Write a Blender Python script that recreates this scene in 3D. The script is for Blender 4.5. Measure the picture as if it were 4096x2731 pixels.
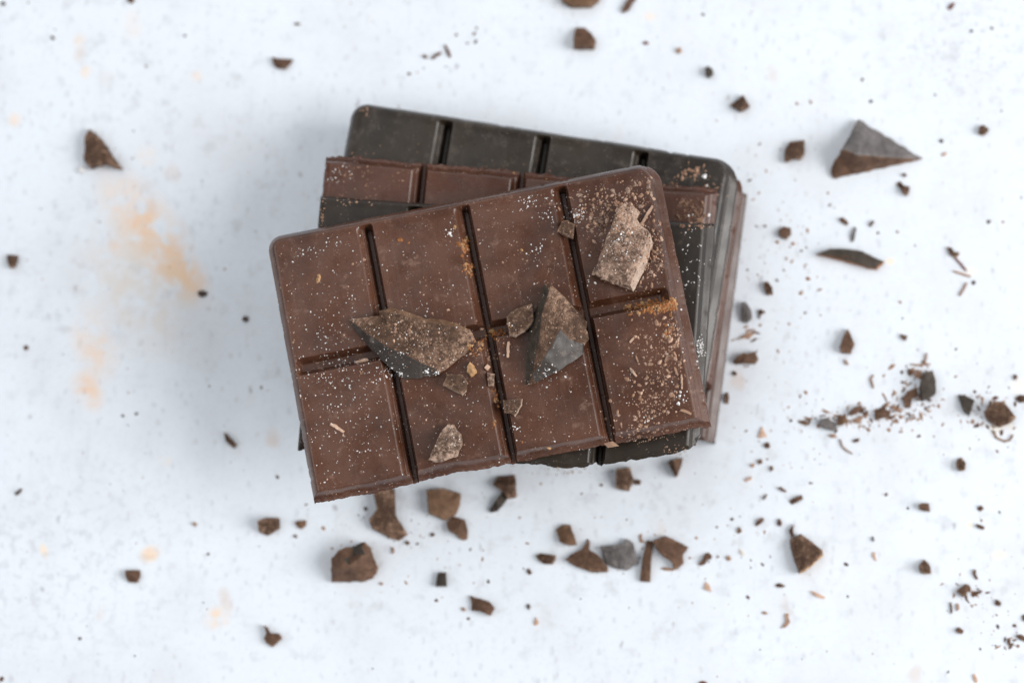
import bpy, bmesh, math, random
from mathutils import Vector, Matrix, noise
from mathutils.geometry import delaunay_2d_cdt
from mathutils.bvhtree import BVHTree

for o in list(bpy.data.objects):
    bpy.data.objects.remove(o, do_unlink=True)
S = bpy.context.scene
COL = S.collection
random.seed(7)
MM = 0.001
H = 7.0 * MM                 # thickness of one bar
NBARS = 6
ZTOP = NBARS * H             # top face of the stack

# ------------------------------------------------------------------ camera
FOCAL = 85.0
DIST = 0.62
cam_d = bpy.data.cameras.new("camera")
cam = bpy.data.objects.new("camera", cam_d)
COL.objects.link(cam)
view_dir = Vector((math.sin(math.radians(2.2)), -math.sin(math.radians(7.4)), 1.0)).normalized()
cam.location = Vector((0, 0, ZTOP)) + view_dir * DIST
_x = Vector((0, 1, 0)).cross(view_dir).normalized()
_y = view_dir.cross(_x)
cam.rotation_euler = Matrix((_x, _y, view_dir)).transposed().to_euler()
cam_d.lens = FOCAL
cam_d.sensor_width = 36
cam_d.clip_start = 0.02
cam_d.clip_end = 50
cam_d.dof.use_dof = True
cam_d.dof.focus_distance = DIST - 0.004
cam_d.dof.aperture_fstop = 5.8
cam_d.dof.aperture_blades = 0
S.camera = cam
CM = Matrix.LocRotScale(cam.location, cam.rotation_euler, None)
CO = cam.location.copy()

def ray(px, py):
    d = Vector(((px / 4096 - .5) * 36 / FOCAL, -(py - 1365.5) / 4096 * 36 / FOCAL, -1))
    return (CM.to_3x3() @ d).normalized()

def P(px, py, z=0.0):
    """point of the plane at height z that the photograph shows at (px, py)"""
    d = ray(px, py)
    return CO + d * ((z - CO.z) / d.z)

PX = 36 / FOCAL * DIST / 4096          # metres per photo pixel at the top bar

# ------------------------------------------------------------------ light
W = bpy.data.worlds.new("World")
S.world = W
W.use_nodes = True
bg = W.node_tree.nodes["Background"]
bg.inputs[0].default_value = (0.97, 0.98, 1.0, 1)
bg.inputs[1].default_value = 0.36
ld = bpy.data.lights.new("window_light", 'AREA')
ld.shape = 'RECTANGLE'
ld.size = 1.3
ld.size_y = 1.4
ld.energy = 50.0
ld.color = (1.0, 0.985, 0.97)
lo = bpy.data.objects.new("window_light", ld)
COL.objects.link(lo)
ldir = Vector((math.cos(math.radians(-8)) * math.cos(math.radians(34)),
               math.sin(math.radians(-8)) * math.cos(math.radians(34)), math.sin(math.radians(34))))
lo.location = ldir * 2.0
lo.rotation_euler = (-ldir).to_track_quat('-Z', 'Y').to_euler()
for nm, az, el, en in (("fill_lamp_back", 105, 50, 13.0), ("fill_lamp_left", 188, 52, 18.0)):  # unseen fill lamps, added to lift the shadow beside the stack
    fd = bpy.data.lights.new(nm, 'AREA'); fd.shape = 'RECTANGLE'; fd.size = fd.size_y = 2.0
    fd.energy = en; fd.color = (.96, .98, 1.0)
    fo = bpy.data.objects.new(nm, fd); COL.objects.link(fo)
    az, el = math.radians(az), math.radians(el)
    fdir = Vector((math.cos(az) * math.cos(el), math.sin(az) * math.cos(el), math.sin(el)))
    fo.location = fdir * 2.2
    fo.rotation_euler = (-fdir).to_track_quat('-Z', 'Y').to_euler()
S.view_settings.view_transform = 'Standard'
S.view_settings.look = 'None'
S.view_settings.exposure = -0.17
S.view_settings.gamma = 1.0
S.render.engine = 'CYCLES'

# ------------------------------------------------------------------ node helpers
class NT:
    def __init__(s, name):
        s.m = bpy.data.materials.new(name)
        s.m.use_nodes = True
        s.t = s.m.node_tree
        s.b = s.t.nodes["Principled BSDF"]
    def n(s, typ, **kw):
        nd = s.t.nodes.new(typ)
        for k, v in kw.items():
            if k.startswith('i_'):
                nd.inputs[k[2:].replace('_', ' ')].default_value = v
            else:
                setattr(nd, k, v)
        return nd
    def l(s, a, b):
        s.t.links.new(a, b)
    def coord(s, world=False):
        if world:
            return s.n('ShaderNodeNewGeometry').outputs['Position']
        return s.n('ShaderNodeTexCoord').outputs['Object']
    def noise(s, vec, scale, detail=4, rough=.55, dist=0):
        nd = s.n('ShaderNodeTexNoise', i_Scale=scale, i_Detail=detail, i_Roughness=rough, i_Distortion=dist)
        s.l(vec, nd.inputs['Vector'])
        return nd.outputs['Fac']
    def voro(s, vec, scale, out='Distance', rnd=1.0):
        nd = s.n('ShaderNodeTexVoronoi', i_Scale=scale, i_Randomness=rnd)
        s.l(vec, nd.inputs['Vector'])
        return nd.outputs[out]
    def ramp(s, fac, a, b, va=0.0, vb=1.0):
        nd = s.n('ShaderNodeMapRange', interpolation_type='SMOOTHSTEP')
        s.l(fac, nd.inputs[0])
        nd.inputs[1].default_value = a
        nd.inputs[2].default_value = b
        nd.inputs[3].default_value = va
        nd.inputs[4].default_value = vb
        return nd.outputs[0]
    def math(s, op, a, b=None):
        nd = s.n('ShaderNodeMath', operation=op)
        for i, v in enumerate((a, b)):
            if v is None: continue
            if isinstance(v, (int, float)): nd.inputs[i].default_value = v
            else: s.l(v, nd.inputs[i])
        return nd.outputs[0]
    def mix(s, fac, a, b):
        nd = s.n('ShaderNodeMix', data_type='RGBA')
        if isinstance(fac, (int, float)): nd.inputs[0].default_value = fac
        else: s.l(fac, nd.inputs[0])
        for i, v in ((6, a), (7, b)):
            if isinstance(v, tuple): nd.inputs[i].default_value = v + (1,)
            else: s.l(v, nd.inputs[i])
        return nd.outputs[2]
    def bump(s, h, strength, dist):
        nd = s.n('ShaderNodeBump', i_Strength=strength, i_Distance=dist)
        s.l(h, nd.inputs['Height'])
        return nd.outputs[0]

def chocolate(name, c1, c2, dust, dust_amt, rough=.27, dusty=(.56, .72), bumpd=.000014, spec=.5, fine=.0, bscale=900):
    """moulded chocolate: soft bloom patches, powder film and a fine relief"""
    t = NT(name)
    v = t.coord()
    n1 = t.noise(v, 55, 5, .6, .4)
    col = t.mix(t.ramp(n1, .35, .68), c1, c2)
    n2 = t.noise(v, 260, 6, .7)
    film = t.math('MULTIPLY', t.ramp(n2, dusty[0], dusty[1]), dust_amt)
    col = t.mix(film, col, dust)
    # pin-prick powder
    vo = t.voro(v, 1500)
    pin = t.math('MULTIPLY', t.ramp(vo, .10, .22, 1, 0), t.ramp(t.noise(v, 420, 3), .5, .64))
    pin = t.math('MULTIPLY', pin, .55 + fine)
    col = t.mix(pin, col, (.42, .33, .29))
    # fine pitting that breaks the tone up, and faint scuffs drawn across the mould
    gr = t.noise(v, 3200, 3, .8)
    hs = t.n('ShaderNodeHueSaturation'); t.l(col, hs.inputs['Color'])
    t.l(t.ramp(gr, .30, .70, .70, 1.32), hs.inputs['Value'])
    col = hs.outputs[0]
    mp2 = t.n('ShaderNodeMapping'); mp2.inputs['Scale'].default_value = (700, 22, 22); t.l(v, mp2.inputs[0])
    col = t.mix(t.math('MULTIPLY', t.ramp(t.noise(mp2.outputs[0], 1, 4, .7), .56, .76), .20), col, dust)
    t.l(col, t.b.inputs['Base Color'])
    r = t.ramp(t.noise(v, 120, 4), .3, .7, rough - .07, rough + .12)
    t.l(r, t.b.inputs['Roughness'])
    t.b.inputs['Specular IOR Level'].default_value = spec
    hh = t.math('ADD', t.noise(v, bscale, 5, .7), t.math('MULTIPLY', t.noise(v, 90, 3), 1.6))
    t.l(t.bump(hh, .6, bumpd), t.b.inputs['Normal'])
    return t.m

def broken(name, c1, c2, pale, pale_amt, rough=.7, lim=(.50, .66), rel=.00025):
    """freshly broken chocolate: grainy, streaked with powder"""
    t = NT(name)
    v = t.coord()
    mp = t.n('ShaderNodeMapping')
    mp.inputs['Scale'].default_value = (1, 1, 1)
    t.l(v, mp.inputs[0])
    n1 = t.noise(v, 300, 6, .7, .6)
    col = t.mix(t.ramp(n1, .35, .65), c1, c2)
    n2 = t.noise(v, 900, 8, .86, .5)
    n3 = t.noise(v, 130, 3, .5)
    f = t.ramp(t.math('ADD', t.math('MULTIPLY', n2, .7), t.math('MULTIPLY', n3, .3)), lim[0], lim[1])
    col = t.mix(t.math('MULTIPLY', f, pale_amt), col, pale)
    pin = t.math('MULTIPLY', t.ramp(t.voro(v, 2400), .12, .30, 1, 0), t.ramp(t.noise(v, 500, 3), .46, .60))
    col = t.mix(t.math('MULTIPLY', pin, pale_amt * .8), col, pale)
    # snapped edges scuff pale
    edge = t.ramp(t.n('ShaderNodeNewGeometry').outputs['Pointiness'], .52, .60)
    edge = t.math('MULTIPLY', edge, t.ramp(n2, .38, .60, .15, 1))
    col = t.mix(t.math('MULTIPLY', edge, pale_amt * .7), col, pale)
    t.l(col, t.b.inputs['Base Color'])
    t.b.inputs['Roughness'].default_value = rough
    t.b.inputs['Specular IOR Level'].default_value = .35
    t.l(t.bump(t.math('ADD', n2, t.noise(v, 1500, 4, .7)), .8, rel), t.b.inputs['Normal'])
    return t.m

def plain(name, c, rough=.6, var=.25, scale=900):
    t = NT(name)
    v = t.coord()
    d = tuple(x * (1 - var) for x in c)
    b = tuple(min(1, x * (1 + var)) for x in c)
    t.l(t.mix(t.ramp(t.noise(v, scale, 4), .3, .7), d, b), t.b.inputs['Base Color'])
    t.b.inputs['Roughness'].default_value = rough
    return t.m

M = {}
M['milk'] = chocolate('milk_chocolate', (.052, .0172, .0075), (.104, .042, .0235), (.25, .15, .11), .5, fine=.2, spec=.55)
M['milk2'] = chocolate('reddish_milk_chocolate', (.056, .0165, .0062), (.092, .031, .0145), (.22, .13, .09), .3, spec=.6)
M['milk3'] = chocolate('milk_chocolate_worn', (.055, .025, .017), (.085, .045, .034), (.22, .16, .13), .3, rough=.34, spec=.6)
M['dark'] = chocolate('dark_chocolate', (.0135, .0082, .0045), (.028, .0185, .011), (.085, .062, .045), .35, rough=.34, spec=.45)
M['dark2'] = chocolate('dark_chocolate_satin', (.0125, .008, .0045), (.031, .0215, .0135), (.095, .075, .06), .5, rough=.31, dusty=(.5, .7), spec=.5)
M['smooth'] = chocolate('dark_chip_moulded_face', (.034, .026, .021), (.060, .049, .043), (.3, .24, .2), .55, rough=.36, spec=.6)
M['chip'] = broken('dark_chip_broken_face', (.052, .025, .0135), (.11, .058, .034), (.48, .305, .21), .9, lim=(.50, .65))
M['chipdusty'] = broken('dusty_chip_face', (.080, .043, .027), (.155, .094, .066), (.60, .42, .32), .95, lim=(.46, .60), rel=.0003)
M['chipbrown'] = broken('brown_chip_face', (.080, .040, .023), (.15, .080, .050), (.38, .23, .15), .6)
M['chipwarm'] = broken('warm_chip_face', (.12, .062, .032), (.22, .122, .07), (.42, .29, .2), .55)
M['chipgrey'] = broken('grey_chip_face', (.09, .08, .076), (.17, .155, .15), (.4, .36, .35), .5, rough=.5)
M['chipdark'] = broken('blackish_chip_face', (.035, .027, .02), (.075, .058, .045), (.25, .19, .15), .3, rough=.55)
M['pale'] = broken('pale_broken_edge', (.34, .23, .17), (.50, .37, .29), (.72, .60, .50), .8)
M['tan'] = plain('tan_crumb', (.34, .20, .13), .7)
M['brown'] = plain('brown_crumb', (.12, .062, .040), .65, .35)
M['darkc'] = plain('dark_crumb', (.065, .038, .025), .6, .3)
M['peach'] = plain('pale_tan_crumb', (.55, .36, .26), .7, .2)
M['orange'] = plain('orange_crumb', (.30, .115, .035), .65, .4)
M['gold'] = plain('golden_crumb', (.42, .24, .11), .65, .35)
M['white'] = plain('sugar_white', (.80, .79, .78), .5, .1)
M['cream'] = plain('cream_crumb', (.70, .62, .52), .6, .1)
M['redb'] = plain('red_brown_crumb', (.16, .05, .035), .6, .3)

# ------------------------------------------------------------------ object helpers
def link(o, parent=None):
    COL.objects.link(o)
    if parent is not None:
        o.parent = parent
    return o

def tag(o, label=None, cat=None, group=None, kind=None):
    if label: o['label'] = label
    if cat: o['category'] = cat
    if group: o['group'] = group
    if kind: o['kind'] = kind
    return o

def thing(name, loc, label, cat, group=None, rotz=0):
    o = bpy.data.objects.new(name, None)
    o.empty_display_size = .01
    o.location = loc
    o.rotation_euler = (0, 0, rotz)
    link(o)
    return tag(o, label, cat, group)

def mesh_obj(name, verts, faces, mats, parent=None, fm=None, smooth=True, loc=None):
    me = bpy.data.meshes.new(name)
    me.from_pydata(verts, [], faces)
    for m in mats: me.materials.append(m)
    if fm is not None:
        me.polygons.foreach_set('material_index', fm)
    if smooth:
        me.polygons.foreach_set('use_smooth', [True] * len(me.polygons))
    me.update()
    o = bpy.data.objects.new(name, me)
    if loc is not None: o.location = loc
    return link(o, parent)

def sstep(a, b, x):
    if a == b: return 1.0 if x >= a else 0.0
    t = max(0.0, min(1.0, (x - a) / (b - a)))
    return t * t * (3 - 2 * t)

def fbm(x, y, z=0.0, o=4):
    return noise.fractal(Vector((x, y, z)), 1.0, 2.0, o)

# ------------------------------------------------------------------ table
def P2(px, py): 
    p = P(px, py, 0); return p.x, p.y

def table_material():
    t = NT('speckled_white_table')
    v = t.coord(True)
    base = (.785, .838, .90)
    n = t.noise(v, 28, 6, .62)
    col = t.mix(t.ramp(n, .40, .74), base, (.715, .75, .80))
    n2 = t.noise(v, 170, 5, .6)
    # faint plaster mottling, stronger towards some patches
    patch = t.ramp(t.noise(v, 9, 2), .42, .62)
    col = t.mix(t.math('MULTIPLY', t.ramp(n2, .52, .72), t.math('ADD', t.math('MULTIPLY', patch, .42), .08)), col, (.54, .555, .59))
    # fine brushed streaks
    mp = t.n('ShaderNodeMapping')
    mp.inputs['Rotation'].default_value = (0, 0, .25)
    mp.inputs['Scale'].default_value = (420, 60, 1)
    t.l(v, mp.inputs[0])
    st = t.noise(mp.outputs[0], 1, 3)
    col = t.mix(t.math('MULTIPLY', t.ramp(st, .58, .75), .16), col, (.52, .54, .58))
    gr = t.noise(v, 700, 5, .75)
    col = t.mix(t.math('MULTIPLY', t.ramp(gr, .50, .72), .30), col, (.56, .58, .62))
    # little grey flecks
    def flecks(scale, r0, r1, thr, c, amt, off):
        nonlocal col
        mp = t.n('ShaderNodeMapping')
        mp.inputs['Location'].default_value = (off, off * .7, 0)
        mp.inputs['Rotation'].default_value = (0, 0, .7)
        mp.inputs['Scale'].default_value = (1, .6, 1)
        t.l(v, mp.inputs[0])
        warp = t.n('ShaderNodeVectorMath', operation='ADD')
        t.l(mp.outputs[0], warp.inputs[0])
        nz = t.n('ShaderNodeTexNoise', i_Scale=scale * 1.3, i_Detail=2)
        t.l(v, nz.inputs['Vector'])
        sc = t.n('ShaderNodeVectorMath', operation='SCALE')
        t.l(nz.outputs['Color'], sc.inputs[0]); sc.inputs['Scale'].default_value = .5 / scale
        t.l(sc.outputs[0], warp.inputs[1])
        vo = t.n('ShaderNodeTexVoronoi', i_Scale=scale)
        t.l(warp.outputs[0], vo.inputs['Vector'])
        sep = t.n('ShaderNodeSeparateColor'); t.l(vo.outputs['Color'], sep.inputs[0])
        keep = t.ramp(sep.outputs[0], thr, thr + .05)
        f = t.math('MULTIPLY', t.ramp(vo.outputs['Distance'], r0, r1, 1, 0), keep)
        f = t.math('MULTIPLY', f, amt)
        col = t.mix(f, col, c)
    flecks(310, .06, .32, .80, (.40, .41, .45), .28, .3)
    flecks(230, .04, .20, .90, (.28, .27, .29), .55, 1.3)
    flecks(480, .1, .4, .7, (.48, .48, .52), .30, 2.1)
    flecks(120, .10, .34, .92, (.66, .50, .40), .4, 3.3)
    # stains: (px, py, length, width, angle deg, strength)
    def blob(px, py, a, b, ang, noise_s=150, lo=.30, hi=.66):
        x, y = P2(px, py)
        s = PX * 1.07
        sub = t.n('ShaderNodeVectorMath', operation='SUBTRACT')
        t.l(v, sub.inputs[0]); sub.inputs[1].default_value = (x, y, 0)
        mp = t.n('ShaderNodeMapping', vector_type='TEXTURE')
        mp.inputs['Rotation'].default_value = (0, 0, math.radians(ang))
        mp.inputs['Scale'].default_value = (a * s, b * s, 1)
        t.l(sub.outputs[0], mp.inputs[0])
        ln = t.n('ShaderNodeVectorMath', operation='LENGTH'); t.l(mp.outputs[0], ln.inputs[0])
        fall = t.ramp(ln.outputs['Value'], .15, 1.0, 1, 0)
        nn = t.noise(v, noise_s, 5, .6, .3)
        return t.math('MULTIPLY', fall, t.ramp(nn, lo, hi))
    for (px, py, a, b, ang, c, amt) in [
        (590, 920, 370, 160, -54, (.88, .64, .46), .9),
        (700, 1070, 230, 120, -50, (.88, .58, .36), .95),
        (735, 1090, 160, 75, -50, (.90, .62, .40), 1.0),
        (560, 890, 120, 60, -60, (.88, .58, .36), .9),
        (560, 1150, 420, 300, -50, (.74, .65, .56), .6),
        (350, 1560, 120, 80, -60, (.88, .62, .44), .85),
        (380, 1380, 200, 120, -70, (.88, .66, .50), .7),
        (450, 1000, 60, 60, 0, (.86, .64, .5), .6),
        (320, 170, 40, 60, 0, (.9, .68, .48), .6),
        (530, 100, 60, 90, 0, (.84, .74, .66), .5),
        (345, 290, 35, 40, 0, (.9, .7, .52), .6),
        (60, 480, 35, 45, 0, (.9, .68, .5), .7),
        (790, 305, 35, 35, 0, (.9, .7, .55), .6),
        (600, 2215, 48, 60, -60, (.90, .62, .38), 1.0),
        (870, 2470, 60, 75, -70, (.88, .66, .48), 1.0),
        (175, 2200, 22, 45, 20, (.92, .74, .56), .8),
        (660, 1840, 40, 35, 0, (.88, .76, .64), .7),
        (590, 620, 60, 60, -50, (.92, .74, .58), .7),
        (2600, 65, 40, 30, 0, (.92, .76, .6), .7),
        (3560, 1045, 28, 22, 0, (.94, .80, .64), .9),
        (4000, 1700, 75, 75, 0, (.90, .82, .68), .8),
        (4070, 1550, 40, 60, 0, (.93, .82, .68), .8),
        (3995, 2220, 55, 30, 0, (.93, .84, .72), .8),
        (3880, 2100, 16, 25, 0, (.93, .82, .66), .9),
        (3885, 1085, 40, 30, 0, (.9, .84, .74), .8)]:
        col = t.mix(t.math('MULTIPLY', blob(px, py, a, b, ang), amt), col, c)
    # dense flecks in the far right corner of the board
    x = t.math('MULTIPLY', blob(3880, 180, 440, 340, 0, 640, .52, .66), .55)
    col = t.mix(x, col, (.48, .49, .54))
    x = t.math('MULTIPLY', blob(250, 2250, 900, 600, 10, 330, .50, .64), .35)
    col = t.mix(x, col, (.50, .52, .57))
    t.l(col, t.b.inputs['Base Color'])
    t.b.inputs['Roughness'].default_value = .62
    t.b.inputs['Specular IOR Level'].default_value = .3
    t.l(t.bump(t.noise(v, 220, 5), .3, .0002), t.b.inputs['Normal'])
    return t.m

tb = mesh_obj('table_top', [(-1.5, -1.5, 0), (1.5, -1.5, 0), (1.5, 1.5, 0), (-1.5, 1.5, 0)], [(0, 1, 2, 3)], [table_material()], smooth=False)
tag(tb, 'white plaster-like tabletop with grey flecks and peach stains', kind='structure')

# ------------------------------------------------------------------ bars
BARS = []

def prof_plain(q):
    """narrow moulded side without the step"""
    if q >= 1: return 1.0
    if q < .01: return .02 + q * 48
    return .50 + .50 * math.sin(min(1, (q - .01) / .99) * math.pi / 2) ** .9
def prof(q):
    """moulded side: foot, sloping skirt, small step, rounded shoulder"""
    pts = [(0, .02), (.004, .48), (.03, .54), (.10, .60), (.20, .635), (.34, .69), (.48, .745), (.54, .75), (.60, .785), (.68, .86), (.78, .945), (.88, .98), (1.0, 1.0)]
    if q >= 1: return 1.0
    for (a, za), (b, zb) in zip(pts, pts[1:]):
        if q <= b:
            return za + (zb - za) * (q - a) / (b - a)
    return 1.0

def lines(marks, step):
    out = []
    for a, b in zip(marks, marks[1:]):
        n = max(1, round((b - a) / step))
        out += [a + (b - a) * i / n for i in range(n)]
    return out + [marks[-1]]

def make_bar(label, tl, tr, level, width, mat, sides, radii, step, cols=4, rows=2, seed=0, gs=1.0, rag=1.0, extra=None, groove_v=None, hgroove=None, reveal=None):
    """sides: dict L,T,R,B -> ('m', draft px) moulded or ('b', 0) broken; radii: corner radii in px (TL,TR,BR,BL)"""
    z0 = level * H + level * .00001
    a = P(*tl, z0); b = P(*tr, z0)
    ux = (b - a); L = ux.length; ux.normalize()
    ang = math.atan2(ux.y, ux.x)
    root = thing('chocolate_bar', a, label, 'chocolate bar', 'chocolate bars in the stack', ang)
    Wd = width * PX
    gu = [L * (i / cols) for i in range(1, cols)] if groove_v is None else [g * L for g in groove_v]
    gv = [Wd * (i / rows) for i in range(1, rows)] if hgroove is None else [g * Wd for g in hgroove]
    U = lines([0] + gu + [L], step)
    V = lines([0] + gv + [Wd], step)
    # refine near the outside
    def refine(A, Lx, marks):
        fine = [i * step * .4 for i in range(1, int(70 * PX / (step * .4)))]
        core = [x for x in A if 70 * PX < x < Lx - 70 * PX]
        for m_ in marks:
            core += [m_ + k * step * .4 for k in range(-int(50 * PX / step / .4), int(32 * PX / step / .4))]
        core = sorted(core)
        core = [x for i, x in enumerate(core) if i == 0 or x - core[i - 1] > step * .15]
        return sorted(set([0, Lx] + fine + core + [Lx - f for f in fine]))
    U = refine(U, L, gu); V = refine(V, Wd, gv)
    # keep exact groove centre lines
    for g in gu:
        k = min(range(len(U)), key=lambda i: abs(U[i] - g)); U[k] = g
    for g in gv:
        k = min(range(len(V)), key=lambda i: abs(V[i] - g)); V[k] = g
    dep = 5.2 * MM
    corner = ((0, 0, radii[0], 1, 1, 'L', 'T'), (L, 0, radii[1], -1, 1, 'R', 'T'), (L, Wd, radii[2], -1, -1, 'R', 'B'), (0, Wd, radii[3], 1, -1, 'L', 'B'))
    def cornerq(u, v):
        # round the shoulder evenly where two sides with different skirts meet
        for cx, cy, r, sx, sy, s1, s2 in corner:
            if r <= 0 or sides[s1][0] != 'm' or sides[s2][0] != 'm': continue
            r_ = r * PX
            A = 1 - (u - cx) * sx / r_; B = 1 - (v - cy) * sy / r_
            if A > 0 and B > 0:
                t = sstep(0, 1, A / (A + B))
                return (1 - max(A, B)) * r_ / ((sides[s1][1] * t + sides[s2][1] * (1 - t)) * PX)
        return None
    def t_corner(u, v):
        for cx, cy, r, sx, sy, s1, s2 in corner:
            if r <= 0 or sides[s1][0] != 'm' or sides[s2][0] != 'm': continue
            r_ = r * PX
            A = 1 - (u - cx) * sx / r_; B = 1 - (v - cy) * sy / r_
            if A > 0 and B > 0:
                t = A / (A + B)
                return sstep(34, 60, sides[s1][1]) * t + sstep(34, 60, sides[s2][1]) * (1 - t)
        return 0
    def hfield(u, v):
        q = 9.0
        brk = 1.0
        nb = 0.0
        for s, d in (('L', u), ('T', v), ('R', L - u), ('B', Wd - v)):
            k, dr = sides[s]
            if k == 'm':
                q = min(q, d / (dr * PX))
            else:
                e = d + fbm(u * 220, v * 220, seed + 3, 3) * .18 * MM
                f = 1 - .47 * (1 - sstep(14 * PX, 46 * PX, e))      # half groove along the break
                if dr: f = 1 - .10 * (1 - sstep(5 * PX, 22 * PX, e))  # broken through a block: nearly square edge
                w = max(0.0, min(1.0, d / ((1.4 if s == 'B' else 4) * PX)))
                f *= .02 + .98 * w
                brk = min(brk, f)
                nb = max(nb, 1 - sstep(0, 26 * PX, d))
        cq = cornerq(u, v)
        if cq is not None: q = cq
        dr_ = {'L': u, 'T': v, 'R': L - u, 'B': Wd - v}
        near = min((d / (sides[k][1] * PX), k) for k, d in dr_.items() if sides[k][0] == 'm')[1]
        wr = sstep(34, 60, sides[near][1]) if cq is None else sstep(0, 1, t_corner(u, v))
        z = (prof(q) * wr + prof_plain(q) * (1 - wr)) * H
        gm = sstep(.95, 1.55, q)
        g = 0.0
        for c in gu:
            d = (u - c) / PX / gs
            if d < -46 or d > 26: continue
            if d < -13: k = .36 * sstep(-46, -8, d) / sstep(-46, -8, -13)
            elif d < -3: k = .36 + .64 * sstep(-13, -3, d)
            elif d < 11: k = 1.0
            else: k = 1 - sstep(11, 26, d)
            g = max(g, k)
        g2 = 0.0
        for c in gv:
            g2 = max(g2, 1 - sstep(14 * PX, 36 * PX, abs(v - c)))
        g = max(g, g2 * .70) * gm
        z = z - g * dep
        z = min(z, H * brk) if brk < 1 else z
        # gently dished block faces and tool ripples
        ins = sstep(1.0, 2.0, q)
        z -= ins * (.10 + .10 * fbm(u * 90, v * 90, seed, 3)) * MM * (1 if z > .8 * H else .3)
        z += (fbm(u * 900, v * 900, seed + 9, 3)) * nb * .14 * MM
        return max(z, .0001 * 0) if z > 0 else 0.0
    def pos(u, v):
        x, y = u, v
        for (cx, cy, r, sx, sy) in ((0, 0, radii[0], 1, 1), (L, 0, radii[1], -1, 1), (L, Wd, radii[2], -1, -1), (0, Wd, radii[3], 1, -1)):
            r *= PX
            if r <= 0: continue
            lx = (u - cx) * sx; ly = (v - cy) * sy
            A = 1 - lx / r; B = 1 - ly / r
            if A > 0 and B > 0:
                m = max(A, B) / math.hypot(A, B)
                x = cx + sx * r * (1 - A * m); y = cy + sy * r * (1 - B * m)
        if extra and 'B' in extra: y += extra['B'](u / L) * PX * sstep(.45, 1, v / Wd)
        for s in 'LTRB':
            if sides[s][0] != 'm': continue
            d = {'L': u, 'T': v, 'R': L - u, 'B': Wd - v}[s]
            w = 1 - sstep(0, 30 * PX, d)
            if w > 0:
                c = v if s in 'LR' else u
                o = (fbm(c * 60, seed * 2.3, 4, 2) * .12 - max(0, fbm(c * 420, seed * 4.1, 8, 3) - .25) * .55) * MM * w
                if s in 'LR': x += -o if s == 'L' else o
                else: y += -o if s == 'T' else o
        # ragged outline where the bar was snapped
        for s in 'LTRB':
            if sides[s][0] != 'b': continue
            d = {'L': u, 'T': v, 'R': L - u, 'B': Wd - v}[s]
            w = 1 - sstep(0, 45 * PX, d)
            if w <= 0: continue
            c = v if s in 'LR' else u
            o = (fbm(c * 140, seed * 3.1, 2, 3) * .55 + fbm(c * 700, seed * 1.7, 5, 4) * .34 + (abs(fbm(c * 300, seed, 7, 2)) ** 1.5) * .5) * MM * rag
            if extra and s in extra and s != 'B': o += extra[s](c / (Wd if s in 'LR' else L)) * PX
            o *= w
            if s == 'B' and d < 1e-9: o -= 1.3 * MM      # the snap slants back under the bar
            if s == 'L': x -= o
            elif s == 'R': x += o
            elif s == 'T': y -= o
            else: y += o
        return x, y
    nu, nv = len(U), len(V)
    cu = [0] + [U.index(g) for g in gu] + [nu - 1]
    cv = [0] + [V.index(g) for g in gv] + [nv - 1]
    pts = [[None] * nv for _ in range(nu)]
    qs = [[9.0] * nv for _ in range(nu)]
    for i, u in enumerate(U):
        for j, v in enumerate(V):
            x, y = pos(u, v)
            pts[i][j] = Vector((x, -y, hfield(u, v)))
            for k_, d in (('L', u), ('T', v), ('R', L - u), ('B', Wd - v)):
                qs[i][j] = min(qs[i][j], d / ((sides[k_][1] if sides[k_][0] == 'm' else 34) * PX))
            cq = cornerq(u, v)
            if cq is not None: qs[i][j] = cq
    nrm = [[None] * nv for _ in range(nu)]
    for i in range(nu):
        for j in range(nv):
            a1 = pts[min(i + 1, nu - 1)][j] - pts[max(i - 1, 0)][j]
            b1 = pts[i][min(j + 1, nv - 1)] - pts[i][max(j - 1, 0)]
            n_ = b1.cross(a1)
            nrm[i][j] = n_.normalized() if n_.length > 0 else Vector((0, 0, 1))
            if nrm[i][j].z < 0: nrm[i][j] = -nrm[i][j]
    MW = Matrix.Translation(a) @ Matrix.Rotation(ang, 4, 'Z')
    allv = [MW @ pts[i][j] for i in range(nu) for j in range(nv)]
    allf = [(i * nv + j, i * nv + j + 1, (i + 1) * nv + j + 1, (i + 1) * nv + j) for i in range(nu - 1) for j in range(nv - 1)]
    # share the faces out: one part per square, the moulded skirt round them is the rim
    cells = {}
    for i in range(nu - 1):
        for j in range(nv - 1):
            q = (qs[i][j] + qs[i + 1][j + 1] + qs[i][j + 1] + qs[i + 1][j]) * .25
            if q < 1: key = 'rim'
            else:
                key = (max(k for k in range(len(cu)) if cu[k] <= i), max(k for k in range(len(cv)) if cv[k] <= j))
            cells.setdefault(key, []).append((i, j))
    for key, fl_ in cells.items():
        idx, vs, ns, fs = {}, [], [], []
        ecount = {}
        for i, j in fl_:
            q4 = [(i, j), (i, j + 1), (i + 1, j + 1), (i + 1, j)]
            for c_ in q4:
                if c_ not in idx:
                    idx[c_] = len(vs); vs.append(pts[c_[0]][c_[1]]); ns.append(nrm[c_[0]][c_[1]])
            fs.append(tuple(idx[c_] for c_ in q4))
            for k in range(4):
                e = (q4[k], q4[(k + 1) % 4]); r_ = (e[1], e[0])
                if r_ in ecount: ecount.pop(r_)
                else: ecount[e] = 1
        top = len(fs)
        # walls down to the underside and the underside itself
        wi = {}
        def low(c_, z):
            if (c_, z) not in wi:
                p = pts[c_[0]][c_[1]]
                wi[(c_, z)] = len(vs); vs.append(Vector((p.x, p.y, 0 if z else p.z))); ns.append(Vector((0, 0, 1)))
            return wi[(c_, z)]
        for e0, e1 in ecount:
            fs.append((low(e1, 0), low(e0, 0), low(e0, 1), low(e1, 1)))
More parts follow.
